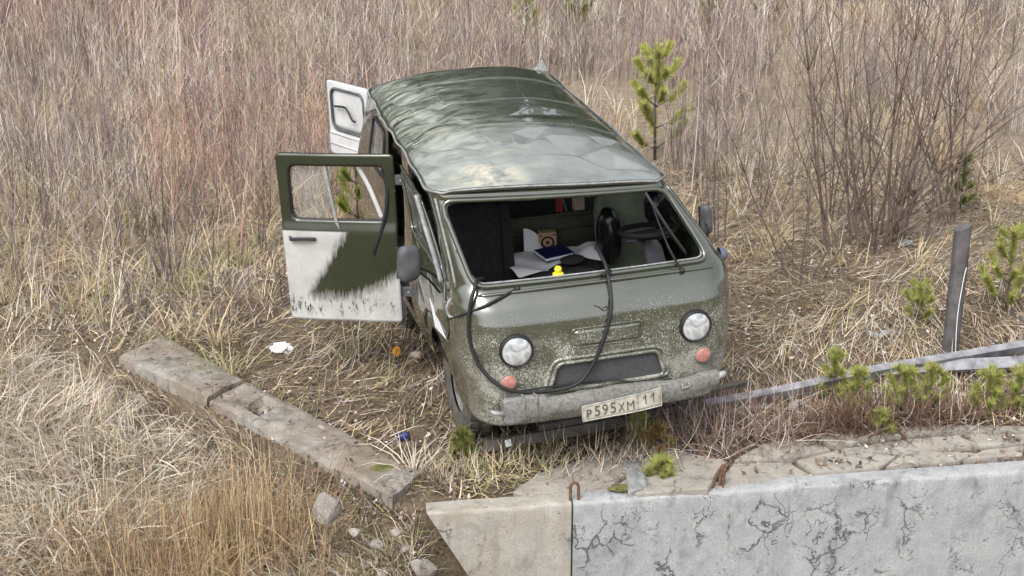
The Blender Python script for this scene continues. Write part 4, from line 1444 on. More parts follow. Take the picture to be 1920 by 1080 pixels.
# ------------------------------------------------------------------ vegetation generators (numpy)
def blades(base, L, wid, az, lean, curl, col, seg=3, tipc=None, twist=None):
    """curved tapering ribbons; returns verts, tris, colours"""
    n = len(base)
    L = np.broadcast_to(L, n); wid = np.broadcast_to(wid, n)
    dirh = np.stack([np.cos(az), np.sin(az), np.zeros(n)], 1)
    ta = az + math.pi / 2 + (rng.uniform(-.9, .9, n) if twist is None else twist)
    side = np.stack([np.cos(ta), np.sin(ta), rng.uniform(-.5, .5, n)], 1)
    side /= np.linalg.norm(side, axis=1, keepdims=True)
    p = base.copy(); V = []; C = []
    for k in range(seg + 1):
        t = k / seg
        ww = (wid * (1 - .75 * t))[:, None]
        if k < seg:
            V.append(p - side * ww / 2); V.append(p + side * ww / 2)
        else:
            V.append(p)
        ang = lean + curl * (t + .5 / seg)
        step = (L / seg)[:, None]
        p = p + step * (dirh * np.sin(ang)[:, None] + np.array([0, 0, 1.0]) * np.cos(ang)[:, None])
    nv = 2 * seg + 1
    v = np.stack(V, 1)                       # n, nv, 3
    tris = []
    for k in range(seg - 1):
        a = 2 * k
        tris += [(a, a + 1, a + 3), (a, a + 3, a + 2)]
    a = 2 * (seg - 1)
    tris.append((a, a + 1, a + 2))
    tris = np.array(tris)
    f = (tris[None] + (np.arange(n) * nv)[:, None, None]).reshape(-1, 3)
    c = np.repeat(col[:, None], nv, 1)
    return v.reshape(-1, 3), f, c.reshape(-1, 3)


class Heap:
    def __init__(s): s.v = []; s.f = []; s.c = []; s.n = 0

    def add(s, v, f, c):
        s.v.append(v); s.f.append(f + s.n); s.c.append(c); s.n += len(v)

    def build(s, name, mat, parent=None):
        return np_mesh(name, np.concatenate(s.v), np.concatenate(s.f), mat, np.concatenate(s.c), parent=parent)


def palette(n, cols, weights, var=.18):
    cols = np.array(cols); k = rng.choice(len(cols), n, p=np.array(weights) / np.sum(weights))
    c = cols[k] * (1 + rng.normal(0, var, (n, 1))) * (1 + rng.normal(0, var * .2, (n, 3)))
    return np.clip(c, .01, .95)


VANBOX_C = l2w((0, 2.15, 0))


def van_local(x, y):
    dx, dy = x - VAN_O[0], y - VAN_O[1]
    return dx * VAN_R[0][0] + dy * VAN_R[1][0], dx * VAN_R[0][1] + dy * VAN_R[1][1]


def under_van(x, y, m=.0):
    a, b = van_local(x, y)
    return (np.abs(a) < .95 + m) & (b > .0 - m) & (b < 4.3 + m)


def beam_s(x, y):
    s = (x - BEAM0[0]) * BNRM[0] + (y - BEAM0[1]) * BNRM[1]
    t = (x - BEAM0[0]) * BDIR[0] + (y - BEAM0[1]) * BDIR[1]
    return s, t


def on_beam(x, y):
    s, t = beam_s(x, y)
    return (s < .02) & (s > -.33) & (t > -.3) & (t < 3.45)


def on_wall(x, y):
    d = y - wall_y(x)
    return (x > -.44) & (d < .19)


def visible_xy(x, y, m=.35):
    return (np.abs(x) < (y * .40 + .9 + m))


def scatter(n, x0, x1, y0, y1, dens=None):
    x = rng.uniform(x0, x1, n); y = rng.uniform(y0, y1, n)
    k = visible_xy(x, y)
    if dens is not None: k &= rng.uniform(0, 1, n) < dens(x, y)
    x, y = x[k], y[k]
    return x, y


def base_of(x, y, dz=-.01): return np.stack([x, y, ground_z(x, y) + dz], 1)


STRAW = (.64, .53, .36); PALE = (.76, .68, .57); GREYS = (.52, .46, .415); RUST = (.43, .305, .195); OCHRE = (.55, .415, .25); BROWN = (.19, .142, .105); GREENY = (.38, .38, .17); PURP = (.265, .210, .205); DARKP = (.14, .110, .108); PINK = (.36, .272, .240)

# ---- ditch grass, lower left: long bleached straw, an upright rusty tuft in front
hp1 = Heap()
def near_beam(x, y): return .40 + .30 * sstep(.8, 2.2, beam_s(x, y)[1]) + .60 * sstep(.10, .9, beam_s(x, y)[0]) + .35 * vnoise(x * 1.4, y * 1.4, 29, 2)
x, y = scatter(52000, -5.2, -.25, 8.3, 12.6, lambda x, y: ((beam_s(x, y)[0] > .06) & (beam_s(x, y)[1] < 4.6) & ~on_wall(x, y)) * (1 - .85 * sstep(-1.45, -.85, x)) * (.65 + .35 * sstep(-.3, .3, vnoise(x * 1.6, y * 1.6, 20))))
n = len(x)
az = rng.uniform(0, 2 * np.pi, n) * .6 + vnoise(x * .7, y * .7, 31) * 3.0 + 2.4
hp1.add(*blades(base_of(x, y), rng.uniform(.25, .62, n) * near_beam(x, y), rng.uniform(.005, .011, n), az, rng.uniform(.0, .7, n), rng.uniform(.6, 2.9, n), palette(n, [STRAW, PALE, GREYS, OCHRE, BROWN, (.085, .062, .05)], [2.6, 3.4, 2, 1.6, 2.4, 2.2], .22), seg=4))
# matted layer on top of it, bleached, far left
x, y = scatter(24000, -5.2, -1.7, 8.9, 12.4, lambda x, y: ((beam_s(x, y)[0] > .35) & (beam_s(x, y)[1] < 4.4)) * (.25 + .75 * sstep(-1.9, -3.0, x)))
n = len(x); b = base_of(x, y); b[:, 2] += rng.uniform(.05, .36, n) * near_beam(x, y)
az = vnoise(x * .9, y * .9, 41) * 3.6 + rng.normal(0, .7, n) - .6
hp1.add(*blades(b, rng.uniform(.22, .5, n), rng.uniform(.006, .012, n), az, rng.uniform(.5, 1.5, n), rng.uniform(-1.2, 1.7, n), palette(n, [PALE, (.68, .62, .53), STRAW, GREYS], [4, 3, 2, 1]), seg=4))
x, y = scatter(90000, -4.2, -.4, 8.2, 12.6, lambda x, y: (beam_s(x, y)[0] > .02) * (beam_s(x, y)[0] < .75) * (beam_s(x, y)[1] > -.2) * (beam_s(x, y)[1] < 4.2) * (.35 + .65 * sstep(.3, 1.6, beam_s(x, y)[1])) * (.5 + .5 * sstep(-.2, .2, vnoise(x * 3, y * 3, 26))))
n = len(x)
hp1.add(*blades(base_of(x, y), rng.uniform(.14, .42, n) * near_beam(x, y) * 1.3, rng.uniform(.005, .010, n), rng.uniform(2.2, 5.6, n), rng.uniform(.2, 1.0, n), rng.uniform(.3, 1.6, n), palette(n, [STRAW, PALE, GREYS, OCHRE, BROWN, (.10, .07, .055)], [2, 3, 2, 1.2, 2, 1.4], .22), seg=3))
# rusty upright tuft at the bottom edge
x, y = scatter(60000, -3.4, -.95, 8.3, 10.2, lambda x, y: np.exp(-(((x + 2.12) / .62) ** 2 + ((y - 8.95) / .42) ** 2)) * (beam_s(x, y)[0] > .22) * (.3 + .7 * sstep(-.2, .3, vnoise(x * 5, y * 5, 23))))
n = len(x)
hp1.add(*blades(base_of(x, y), rng.uniform(.30, .75, n), rng.uniform(.005, .010, n), rng.uniform(0, 6.28, n), rng.uniform(0, .75, n), rng.uniform(-1.0, 2.4, n), palette(n, [OCHRE, RUST, STRAW, (.58, .44, .27), BROWN, (.24, .15, .085)], [4, 2.2, 2.0, 3.2, 1.6, 1.4], .22), seg=4))
# short dry tufts by the wall foot
x, y = scatter(9000, -1.7, -.3, 7.6, 9.0, lambda x, y: ((beam_s(x, y)[0] > .05) & ~on_wall(x, y)) * (.25 + .75 * (vnoise(x * 3, y * 3, 51) > .0)))
n = len(x)
hp1.add(*blades(base_of(x, y), rng.uniform(.10, .32, n), rng.uniform(.004, .007, n), rng.uniform(0, 6.28, n), rng.uniform(.1, .9, n), rng.uniform(.3, 1.3, n), palette(n, [STRAW, GREYS, BROWN, GREENY], [2, 2, 2, 1.4])))
x, y = scatter(16000, -1.35, -.35, 8.3, 9.2, lambda x, y: ~on_wall(x, y) * ~on_beam(x, y) * (.3 + .7 * (vnoise(x * 4, y * 4, 57) > .05)))
n = len(x)
hp1.add(*blades(base_of(x, y), rng.uniform(.06, .22, n), rng.uniform(.004, .007, n), rng.uniform(0, 6.28, n), rng.uniform(.4, 1.5, n), rng.uniform(-.6, 1.2, n), palette(n, [STRAW, GREYS, BROWN, GREENY, (.10, .075, .06)], [1.6, 2, 2.5, 1.6, 2])))
o = hp1.build('ditch_grass', M['blades'])
tag(o, 'long matted dry grass filling the ditch at lower left', 'grass', kind='stuff')

# ---- flattened thatch round the van and up to the thicket
hp2 = Heap()
def thatch_d(x, y):
    s, t = beam_s(x, y)
    ok = ((s < -.02) | (t > 3.6) | (y > 11.8)) & ~on_beam(x, y) & ~on_wall(x, y) & ~((x > .9) & (y < 9.75))
    a, b = van_local(x, y)
    bare = np.exp(-((np.maximum(np.abs(a) - .95, 0)) ** 2 + (np.maximum(-b, 0) + np.maximum(b - 4.3, 0)) ** 2) / .5)
    return ok * (1 - .42 * bare) * (.45 + .55 * sstep(-.3, .4, vnoise(x * 1.3, y * 1.3, 61)))
x, y = scatter(88000, -7.0, 7.0, 8.3, 16.5, thatch_d)
n = len(x); b = base_of(x, y); b[:, 2] += rng.uniform(0, .035, n)
hp2.add(*blades(b, rng.uniform(.08, .34, n), rng.uniform(.0045, .0095, n), vnoise(x * .8, y * .8, 71) * 4 + rng.normal(0, .7, n), rng.uniform(1.0, 1.62, n), rng.uniform(-1.0, 1.0, n), palette(n, [STRAW, GREYS, PALE, BROWN, OCHRE, GREENY], [2.6, 2.6, 1.3, 3.0, 1.2, .6], .22), seg=3))
# standing tufts in clumps
ncl = 900
cx, cy = scatter(ncl, -8.0, 8.0, 8.6, 20, lambda x, y: thatch_d(x, y) * ~under_van(x, y, .12) * (.22 + .78 * sstep(-.6, -3.2, x)) * (1 - .7 * ((x > 1.7) & (y < 13))))
k = rng.integers(14, 46, len(cx)); ci = np.repeat(np.arange(len(cx)), k); n = len(ci)
rad = np.abs(rng.normal(0, .09, n)); th = rng.uniform(0, 6.28, n)
x = cx[ci] + rad * np.cos(th); y = cy[ci] + rad * np.sin(th)
sz = rng.uniform(.5, 1.25, len(cx))[ci]
ctype = rng.choice(4, len(cx), p=[.45, .25, .18, .12])
ccol = np.array([STRAW, PALE, OCHRE, GREENY])[ctype][ci] * (1 + rng.normal(0, .18, (n, 1)))
hp2.add(*blades(base_of(x, y), rng.uniform(.18, .55, n) * sz, rng.uniform(.006, .012, n), th + rng.normal(0, .5, n), rng.uniform(.05, .7, n), rng.uniform(.4, 1.6, n), np.clip(ccol, .01, .9)))
# greener low grass near the beam and the van's left
x, y = scatter(9000, -3.6, .2, 8.9, 12.6, lambda x, y: thatch_d(x, y) * ~under_van(x, y) * (vnoise(x * 1.1, y * 1.1, 81, 2) > .12))
n = len(x)
hp2.add(*blades(base_of(x, y), rng.uniform(.06, .20, n), rng.uniform(.003, .006, n), rng.uniform(0, 6.28, n), rng.uniform(.3, 1.1, n), rng.uniform(.2, 1.0, n), palette(n, [GREENY, STRAW, (.38, .36, .16)], [2, 2, 2])))
o = hp2.build('meadow_grass', M['blades'])
tag(o, 'dry flattened grass and tufts across the clearing round the van', 'grass', kind='stuff')

# ---- fallen leaves and bark crumbs
x, y = scatter(42000, -5, 6.5, 8.7, 17, lambda x, y: ~on_wall(x, y) * (.35 + .65 * (vnoise(x * 1.6, y * 1.6, 91) > -.1)) * ~((beam_s(x, y)[0] > .3) & (beam_s(x, y)[1] < 4)))
x2, y2 = scatter(9000, -1.5, -.3, 8.2, 9.4, lambda x, y: ~on_wall(x, y) & ~on_beam(x, y))
x3, y3 = scatter(6000, .2, 4.2, 8.8, 10.2, lambda x, y: ~on_wall(x, y) * (.04 + .96 * sstep(.15, .6, vnoise(x * 2.3, y * 3.5, 94))))
x4, y4 = scatter(700, -3.4, -.6, 8.8, 11.6, lambda x, y: on_beam(x, y) * 1.0)
b3 = np.concatenate([base_of(x3, y3, .045), np.stack([x4, y4, np.full(len(x4), .015)], 1)])
x = np.concatenate([x, x2]); y = np.concatenate([y, y2])
b = np.concatenate([base_of(x, y, .006), b3]); n = len(b); b[:, 2] += rng.uniform(0, .03, n)
s_ = rng.uniform(.010, .030, n)
u1 = rng.normal(0, 1, (n, 3)); u1[:, 2] *= .35; u1 /= np.linalg.norm(u1, axis=1, keepdims=True)
u2 = np.cross(u1, np.array([0, 0, 1.0]) + rng.normal(0, .3, (n, 3))); u2 /= np.linalg.norm(u2, axis=1, keepdims=True)
v = np.stack([b - u1 * s_[:, None], b + u2 * (s_ * .5)[:, None] + [0, 0, .004], b + u1 * s_[:, None], b - u2 * (s_ * .5)[:, None]], 1).reshape(-1, 3)
f = (np.array([[0, 1, 2], [0, 2, 3]])[None] + (np.arange(n) * 4)[:, None, None]).reshape(-1, 3)
c = np.repeat(palette(n, [BROWN, (.24, .165, .11), GREYS, PALE, (.10, .07, .055), (.20, .13, .095)], [3, 3, 1.2, .08, 3, .8], .18), 4, 0)
o = np_mesh('leaf_litter', v, f, M['leaves'], c)
tag(o, 'brown fallen leaves and bark crumbs on the soil', 'leaf litter', kind='stuff')


# ---- thicket of thin leafless shoots behind
def shoots(x, y, H, lean, colmain, ntw, thick=1.0, seg=3):
    n = len(x); b = base_of(x, y)
    az = rng.uniform(0, 6.28, n); curl = rng.normal(0, .22, n)
    h = Heap()
    h.add(*blades(b, H, rng.uniform(.007, .013, n) * thick, az, lean, curl, colmain, seg=seg))
    # side twigs, starting along the main stem
    ti = np.repeat(np.arange(n), ntw); m = len(ti)
    t = rng.uniform(.22, .95, m)
    ang = lean[ti] + curl[ti] * t * .5
    q = b[ti] + (H[ti] * t)[:, None] * np.stack([np.cos(az[ti]) * np.sin(ang), np.sin(az[ti]) * np.sin(ang), np.cos(ang)], 1)
    h.add(*blades(q, H[ti] * rng.uniform(.16, .42, m) * (1.15 - t * .6), rng.uniform(.004, .008, m) * thick, rng.uniform(0, 6.28, m), rng.uniform(.25, 1.0, m), rng.uniform(-.7, .5, m), colmain[ti] * (1 + rng.normal(0, .15, (m, 1))), seg=2))
    return h


def thick_d(x, y):
    d = sstep(13.6, 16.5, y + .9 * vnoise(x * .5, y * .5, 101)) + .75 * sstep(-1.6, -4.2, x) * sstep(11.9, 13.6, y)
    open_r = np.exp(-(((x - 3.6) / 2.6) ** 2 + ((y - 15.0) / 2.6) ** 2))
    d = d * (1 - .88 * open_r) * (.12 + .88 * sstep(-.30, .18, vnoise(x * .75, y * .60, 111)))
    return np.clip(d, 0, 1) * ~under_van(x, y, .25)


th_ = Heap()
for (cnt, y0, y1, ntw) in ((7500, 11.9, 22, 8), (7500, 22, 36, 7)):
    x, y = scatter(cnt, -.42 * y1 - 1.5, .42 * y1 + 1.5, y0, y1, thick_d)
    n = len(x)
    zone = vnoise(x * .35, y * .30, 121, 2); zone2 = vnoise(x * .7, y * .6, 131, 2)
    col = palette(n, [PURP, DARKP, PINK, GREYS], [4, 1.8, 3, 2], .2)
    red = (zone > .38)[:, None]; col = np.where(red, col * np.array([1.15, .95, .88]), col)
    pal = (zone2 > .28)[:, None]; col = np.where(pal, col * .5 + np.array(GREYS) * .75, col)
    H = rng.uniform(.65, 1.55, n) * (1 + .25 * zone) * (1 + .25 * sstep(16, 24, y))
    hpz = shoots(x, y, H, np.abs(rng.normal(.08, .20, n)), np.clip(col, .02, .8), ntw, 1.0 + .35 * (y0 > 20))
    th_.add(np.concatenate(hpz.v), np.concatenate(hpz.f), np.concatenate(hpz.c))
# bushy clumps of paler and darker shoots break up the mass
cx, cy = scatter(1500, -15, 15, 12.2, 34, lambda x, y: np.clip(thick_d(x, y) + .25 * (x < -2), 0, 1) * ~under_van(x, y, .5))
k = rng.integers(7, 15, len(cx)); ci = np.repeat(np.arange(len(cx)), k); n = len(ci)
rad = np.abs(rng.normal(0, .13, n)); th = rng.uniform(0, 6.28, n)
ccol = np.array([(.16, .128, .130), (.37, .305, .285), (.29, .218, .195), (.47, .40, .35), (.215, .170, .180)])[rng.choice(5, len(cx), p=[.3, .2, .2, .1, .2])][ci] * (1 + rng.normal(0, .12, (n, 1)))
hpz = shoots(cx[ci] + rad * np.cos(th), cy[ci] + rad * np.sin(th), rng.uniform(.5, 1.0, n) * rng.uniform(.7, 1.5, len(cx))[ci], np.abs(rng.normal(.28, .18, n)), np.clip(ccol, .02, .8), 7, 1.0)
th_.add(np.concatenate(hpz.v), np.concatenate(hpz.f), np.concatenate(hpz.c))
o = th_.build('thicket', M['twigs'])
tag(o, 'dense leafless purplish brown thicket covering the ground behind the van', 'thicket', kind='stuff')

# ---- tall straw between the shoots
hp3 = Heap()
def tallgrass_d(x, y):
    return np.clip(sstep(12.2, 14.5, y) * (.25 + .75 * sstep(-.1, .5, vnoise(x * .6, y * .6, 141))) * (1 - .45 * (x > 1.5)) + .6 * (x < -2.4) * (y > 11.5), 0, 1) * ~under_van(x, y, .2)
cx, cy = scatter(3900, -14, 14, 11.6, 33, tallgrass_d)
k = rng.integers(8, 20, len(cx)); ci = np.repeat(np.arange(len(cx)), k); n = len(ci)
rad = np.abs(rng.normal(0, .14, n)); th = rng.uniform(0, 6.28, n)
x = cx[ci] + rad * np.cos(th); y = cy[ci] + rad * np.sin(th)
ct = rng.choice(4, len(cx), p=[.42, .30, .16, .12])
cc = .86 * np.array([STRAW, PALE, OCHRE, PINK])[ct][ci] * (1 + rng.normal(0, .16, (n, 1)))
far = 1 + .5 * sstep(17, 26, y)
hp3.add(*blades(base_of(x, y), rng.uniform(.30, .90, n) * (1 - .25 * (y < 14)), rng.uniform(.008, .015, n) * far, th, rng.uniform(.0, .55, n), rng.uniform(.4, 2.3, n), np.clip(cc, .01, .9)))
o = hp3.build('tall_grass', M['blades'])
tag(o, 'pale tall straw standing between the shoots of the thicket', 'grass', kind='stuff')


# ---- single shrubs one can tell apart
def stem_mesh(base, H, az, lean, curl, r0, seed, ntw=12, wig=.06):
    R = random.Random(seed)
    m_ = MB(); P_ = [Vector((0, 0, -.05))]; p_ = Vector((0, 0, 0)); N = 9
    ang = lean
    for k in range(N):
        P_.append(p_.copy())
        a2 = az + R.uniform(-1, 1) * wig * 4
        ang2 = ang + curl * k / N + R.uniform(-1, 1) * wig
        p_ = p_ + Vector((math.cos(a2) * math.sin(ang2), math.sin(a2) * math.sin(ang2), math.cos(ang2))) * H / N
    P_.append(p_)
    m_.tube(P_, [r0 * (1 - .88 * k / (len(P_) - 1)) for k in range(len(P_))], 5)
    for k in range(ntw):
        i = R.randint(2, len(P_) - 2); q = P_[i]
        l_ = H * R.uniform(.10, .34); a3 = R.uniform(0, 6.28); e_ = R.uniform(.3, .85) + lean * .3
        d1 = Vector((math.cos(a3) * math.sin(e_), math.sin(a3) * math.sin(e_), math.cos(e_)))
        d2 = (d1 + Vector((0, 0, R.uniform(0, .5)))).normalized()
        rr = r0 * .34 * (1 - .6 * i / len(P_))
        m_.tube([q, q + d1 * l_ * .5, q + d1 * l_ * .5 + d2 * l_ * .5], [rr, rr * .7, rr * .3], 4)
        if R.random() < .7:
            q2 = q + d1 * l_ * R.uniform(.3, .5); a4 = a3 + R.choice((-1, 1)) * R.uniform(.5, 1.1)
            d3 = Vector((math.cos(a4) * math.sin(e_), math.sin(a4) * math.sin(e_), math.cos(e_)))
            m_.tube([q2, q2 + d3 * l_ * .4], [rr * .6, rr * .25], 3)
    return m_


def shrub(px, py, nst, H, spread, r0, label, seed, mat='bark', rad=.15, extra=(), group='leafless shrubs round the clearing'):
    b = G(px, py)
    e = empty('shrub', b)
    tag(e, label, 'shrub', group)
    R = random.Random(seed)
    for i in range(nst):
        az = R.uniform(0, 6.28); off = Vector((math.cos(az), math.sin(az), 0)) * rad * R.random()
        s = stem_mesh(None, H * R.uniform(.6, 1.1), az + R.uniform(-.5, .5), R.uniform(.02, spread), R.uniform(-.25, .25), r0 * R.uniform(.6, 1.15), seed * 100 + i, ntw=11).build('stem', M[mat], e, smooth=True, recalc=False)
        s.location = off
    for j, (az, ln, cl, h_) in enumerate(extra):
        stem_mesh(None, h_, az, ln, cl, r0 * 1.2, seed * 77 + j, 14).build('stem', M[mat], e, smooth=True, recalc=False)


shrub(1650, 462, 24, 3.5, .52, .0155, 'big leafless shrub with many tall brown stems at the right', 1, 'bark_red', .55, [(0.35, .75, .25, 2.4), (.1, .60, .5, 2.6), (0.0, .9, .35, 1.7)])
shrub(1500, 520, 9, 1.9, .55, .009, 'thin leafless shrub in front of the big one, right of the van', 2, 'bark', .22)
shrub(1560, 400, 9, 2.9, .38, .011, 'upright slender shrub behind the big one at the right', 3, 'bark_red', .3)
shrub(1790, 420, 8, 3.2, .42, .012, 'tall leaning shrub near the right edge', 4, 'bark_red', .3)
shrub(1345, 460, 7, 1.3, .32, .008, 'small twiggy shrub beside the driver side mirror', 5, 'bark', .2)
shrub(1420, 400, 6, 1.5, .30, .008, 'sparse grey shrub between the mirror and the big shrub', 8, 'bark', .3)
shrub(320, 528, 9, 1.35, .36, .0085, 'grey twiggy shrub standing left of the open side door', 6, 'bark', .12)
shrub(490, 478, 4, .85, .25, .007, 'single thin sapling just left of the open side door', 7, 'bark', .06)
shrub(255, 600, 7, .8, .7, .006, 'low bent shrub at the far end of the short beam', 9, 'bark', .14)
shrub(640, 612, 8, .40, 1.0, .0045, 'tiny dark shrub under the open side door', 10, 'bark', .22)
shrub(800, 655, 9, .42, 1.1, .0045, 'tiny dark twigs at the foot of the van, below the mirror', 12, 'bark', .2)
shrub(80, 430, 9, 1.0, .6, .006, 'low grey bush near the left edge', 11, 'bark', .25)


# ---- young pines
def pine(px, py, H, label, seed, dens=1.0, base=None, green=(.44, .475, .155), dead=False, wid=.30, lean=0.0):
    b = base if base is not None else G(px, py)
    e = empty('pine_sapling', b)
    tag(e, label, 'pine sapling', 'young pines')
    R = random.Random(seed); r_ = np.random.default_rng(seed)
    tr = MB(); top = Vector((lean * H, 0, H * .93))
    tr.tube([(0, 0, -.04), top * .5 + Vector((R.uniform(-.02, .02) * H, 0, 0)), top], [max(.006, .016 * H), max(.004, .010 * H), .003], 6)
    axes = [(top * .55, top, 1.0)]
    nw = max(3, int(3 + 2.0 * H))
    for w_ in range(nw):
        t = .10 + .76 * w_ / max(1, nw - 1)
        nb = R.randint(3, 5); a0 = R.uniform(0, 6.28)
        for j in range(nb):
            a = a0 + 6.28 * j / nb + R.uniform(-.3, .3)
            l_ = H * wid * (1.1 - .72 * t) * R.uniform(.7, 1.15)
            p0 = top * t
            d = Vector((math.cos(a) * .8, math.sin(a) * .8, R.uniform(.35, .75))).normalized()
            p1 = p0 + d * l_ * .55; p2 = p1 + (d + Vector((0, 0, .55))).normalized() * l_ * .45
            tr.tube([p0, p1, p2], [max(.003, .006 * H), .003, .002], 4)
            axes.append((p0.lerp(p1, .6), p1, .6)); axes.append((p1, p2, 1.25))
    tr.build('trunk', M['bark'], e, smooth=True, recalc=False)
    bs = []; dr = []; ln = []
    nl = .085 * (.62 + .4 * min(1.3, H))
    for a, c_, wgt in axes:
        seg = c_ - a; k = int(max(10, seg.length * (1500 if H > .6 else 2600) * dens * wgt))
        tt = r_.uniform(0, 1, k)
        d = np.array(seg.normalized())
        rn = r_.normal(0, 1, (k, 3)); rn -= (rn @ d)[:, None] * d; rn /= np.linalg.norm(rn, axis=1, keepdims=True)
        q = np.array(a)[None] + tt[:, None] * np.array(seg)[None]
        dd = rn * .62 + d * r_.uniform(.45, 1.1, (k, 1)); dd /= np.linalg.norm(dd, axis=1, keepdims=True)
        bs.append(q); dr.append(dd); ln.append(nl * r_.uniform(.6, 1.15, k))
    q = np.concatenate(bs); dd = np.concatenate(dr); L = np.concatenate(ln); k = len(q)
    sd = np.cross(dd, r_.normal(0, 1, (k, 3))); sd /= np.linalg.norm(sd, axis=1, keepdims=True)
    wd = .0017 + .0026 * min(2, max(0, H - .1))
    tip = q + dd * L[:, None]
    v = np.stack([q - sd * wd, q + sd * wd, tip], 1).reshape(-1, 3)
    f = np.arange(3 * k).reshape(-1, 3)
    col = np.array(green) * (1 + r_.normal(0, .22, (k, 1))) * (1 + r_.normal(0, .06, (k, 3)))
    col = np.where(r_.uniform(0, 1, (k, 1)) < (.75 if dead else .09), np.array([.34, .19, .09]), col)
    np_mesh('crown', v, f, M['needles'], np.repeat(np.clip(col, .01, .8), 3, 0), parent=e)
    return e


pine(1228, 300, 1.42, 'bright green young pine standing behind the right side of the roof', 1, 1.9, wid=.38, green=(.52, .55, .17))
pine(985, 78, 1.15, 'far young pine at the top edge, above the middle of the roof', 2, .8)
pine(1085, 70, 1.5, 'far young pine at the top edge, right of the roof', 3, .8, green=(.27, .30, .09))
pine(1328, 60, 1.3, 'far yellow green pine at the top edge, right of the tall sapling', 4, .8, green=(.32, .33, .11))
pine(1440, 42, 1.1, 'faint far pine at the top edge, farthest right', 15, .7, green=(.30, .31, .12))
pine(1885, 585, .78, 'green young pine behind the grey post at the right edge', 5, 1.2, wid=.42)
pine(1720, 606, .36, 'small low pine left of the grey post', 6, 1.2, wid=.5)
pine(1800, 395, .62, 'dim green pine under the big shrub', 7, 1.0, green=(.20, .25, .08))
pine(672, 425, 1.02, 'young pine seen through the window of the open side door', 8, 1.0, wid=.34, green=(.28, .33, .08))
pine(1560, 752, .42, 'slim pine seedling by the rail, leftmost of the row', 9, 1.3, wid=.30)
pine(1605, 775, .36, 'pale pine seedling by the rail, second of the row from the left', 10, 1.3, wid=.42)
pine(1692, 780, .38, 'bushy pine seedling in the middle of the row by the rail', 11, 1.4, wid=.55)
pine(1742, 770, .36, 'bushy pine seedling by the rail, just right of the middle one', 16, 1.4, wid=.5)
pine(1848, 780, .36, 'feathery pine seedling by the rail near the right edge', 12, 1.4, wid=.55)
pine(1905, 775, .34, 'feathery pine seedling at the right edge, last of the row', 17, 1.4, wid=.5)
pine(1652, 815, .18, 'tiny bright pine seedling on the root mound', 18, 1.6, wid=.6)
pine(1197, 838, .24, 'green pine seedling growing below the number plate', 13, 1.4, wid=.45)
pine(1235, 852, .22, 'dead rusty pine seedling below the number plate', 19, 1.4, wid=.6, dead=True)
pine(1240, 905, .17, 'low green pine seedling on the wall edge', 14, 1.6, wid=.75)
pine(868, 862, .22, 'small green seedling beside the front wheel', 20, 1.4, wid=.5, green=(.22, .26, .07))

# ------------------------------------------------------------------ paving slabs behind the wall
bed = empty('slope_paving', (0, 0, 0)); tag(bed, kind='structure')
SL = [[(1135, 925), (1190, 880), (1105, 862), (1010, 890), (960, 925), (1010, 936)],
      [(1110, 856), (1195, 874), (1270, 845), (1210, 828), (1140, 838)],
      [(1200, 925), (1330, 913), (1365, 870), (1275, 850), (1198, 882), (1150, 922)],
      [(1340, 912), (1520, 893), (1480, 868), (1372, 872)],
      [(1375, 866), (1485, 862), (1560, 842), (1520, 822), (1430, 832)],
      [(1530, 892), (1650, 880), (1680, 858), (1570, 846), (1492, 866)],
      [(1530, 820), (1568, 840), (1690, 820), (1660, 802), (1590, 806)],
      [(1660, 878), (1790, 868), (1835, 848), (1700, 846), (1688, 857)],
      [(1576, 843), (1690, 851), (1835, 836), (1800, 815), (1700, 822)],
      [(1700, 818), (1800, 811), (1920, 812), (1960, 800), (1820, 796), (1680, 803)],
      [(1805, 866), (1980, 852), (1960, 832), (1842, 846)],
      [(1808, 814), (1842, 842), (1990, 828), (1980, 812), (1925, 815)]]
for k, pl in enumerate(SL):
    R = random.Random(k)
    tz = R.uniform(.0, .018); tx, ty = R.uniform(-.02, .02), R.uniform(-.02, .02)
    pts = []
    c0 = sum((G(*q, .03) for q in pl), Vector()) / len(pl)
    for q in pl:
        p_ = G(*q, .03); p_ = c0 + (p_ - c0) * .965
        pts.append(p_)
    dn = []
    for i in range(len(pts)):
        a, b_ = pts[i], pts[(i + 1) % len(pts)]
        for j in range(4):
            q = a.lerp(b_, j / 4); nn = mnoise.noise(q * 9)
            dn.append(q + (q - c0).normalized() * nn * .02)
    n_ = len(dn); m_ = MB()
    zt = lambda q: c0.z + tz + tx * (q.x - c0.x) + ty * (q.y - c0.y) + .5 * (q.z - c0.z)
    vs_ = [(q.x, q.y, zt(q) + .004 * mnoise.noise(q * 14)) for q in dn] + [(q.x + (q.x - c0.x) * .02, q.y + (q.y - c0.y) * .02, zt(q) - .016) for q in dn] + [(q.x, q.y, zt(q) - .09) for q in dn]
    m_.add(vs_, [tuple(range(n_))] + [(i, (i + 1) % n_, n_ + (i + 1) % n_, n_ + i) for i in range(n_)] + [(n_ + i, n_ + (i + 1) % n_, 2 * n_ + (i + 1) % n_, 2 * n_ + i) for i in range(n_)])
    m_.build('slab', M['slab'], bed)


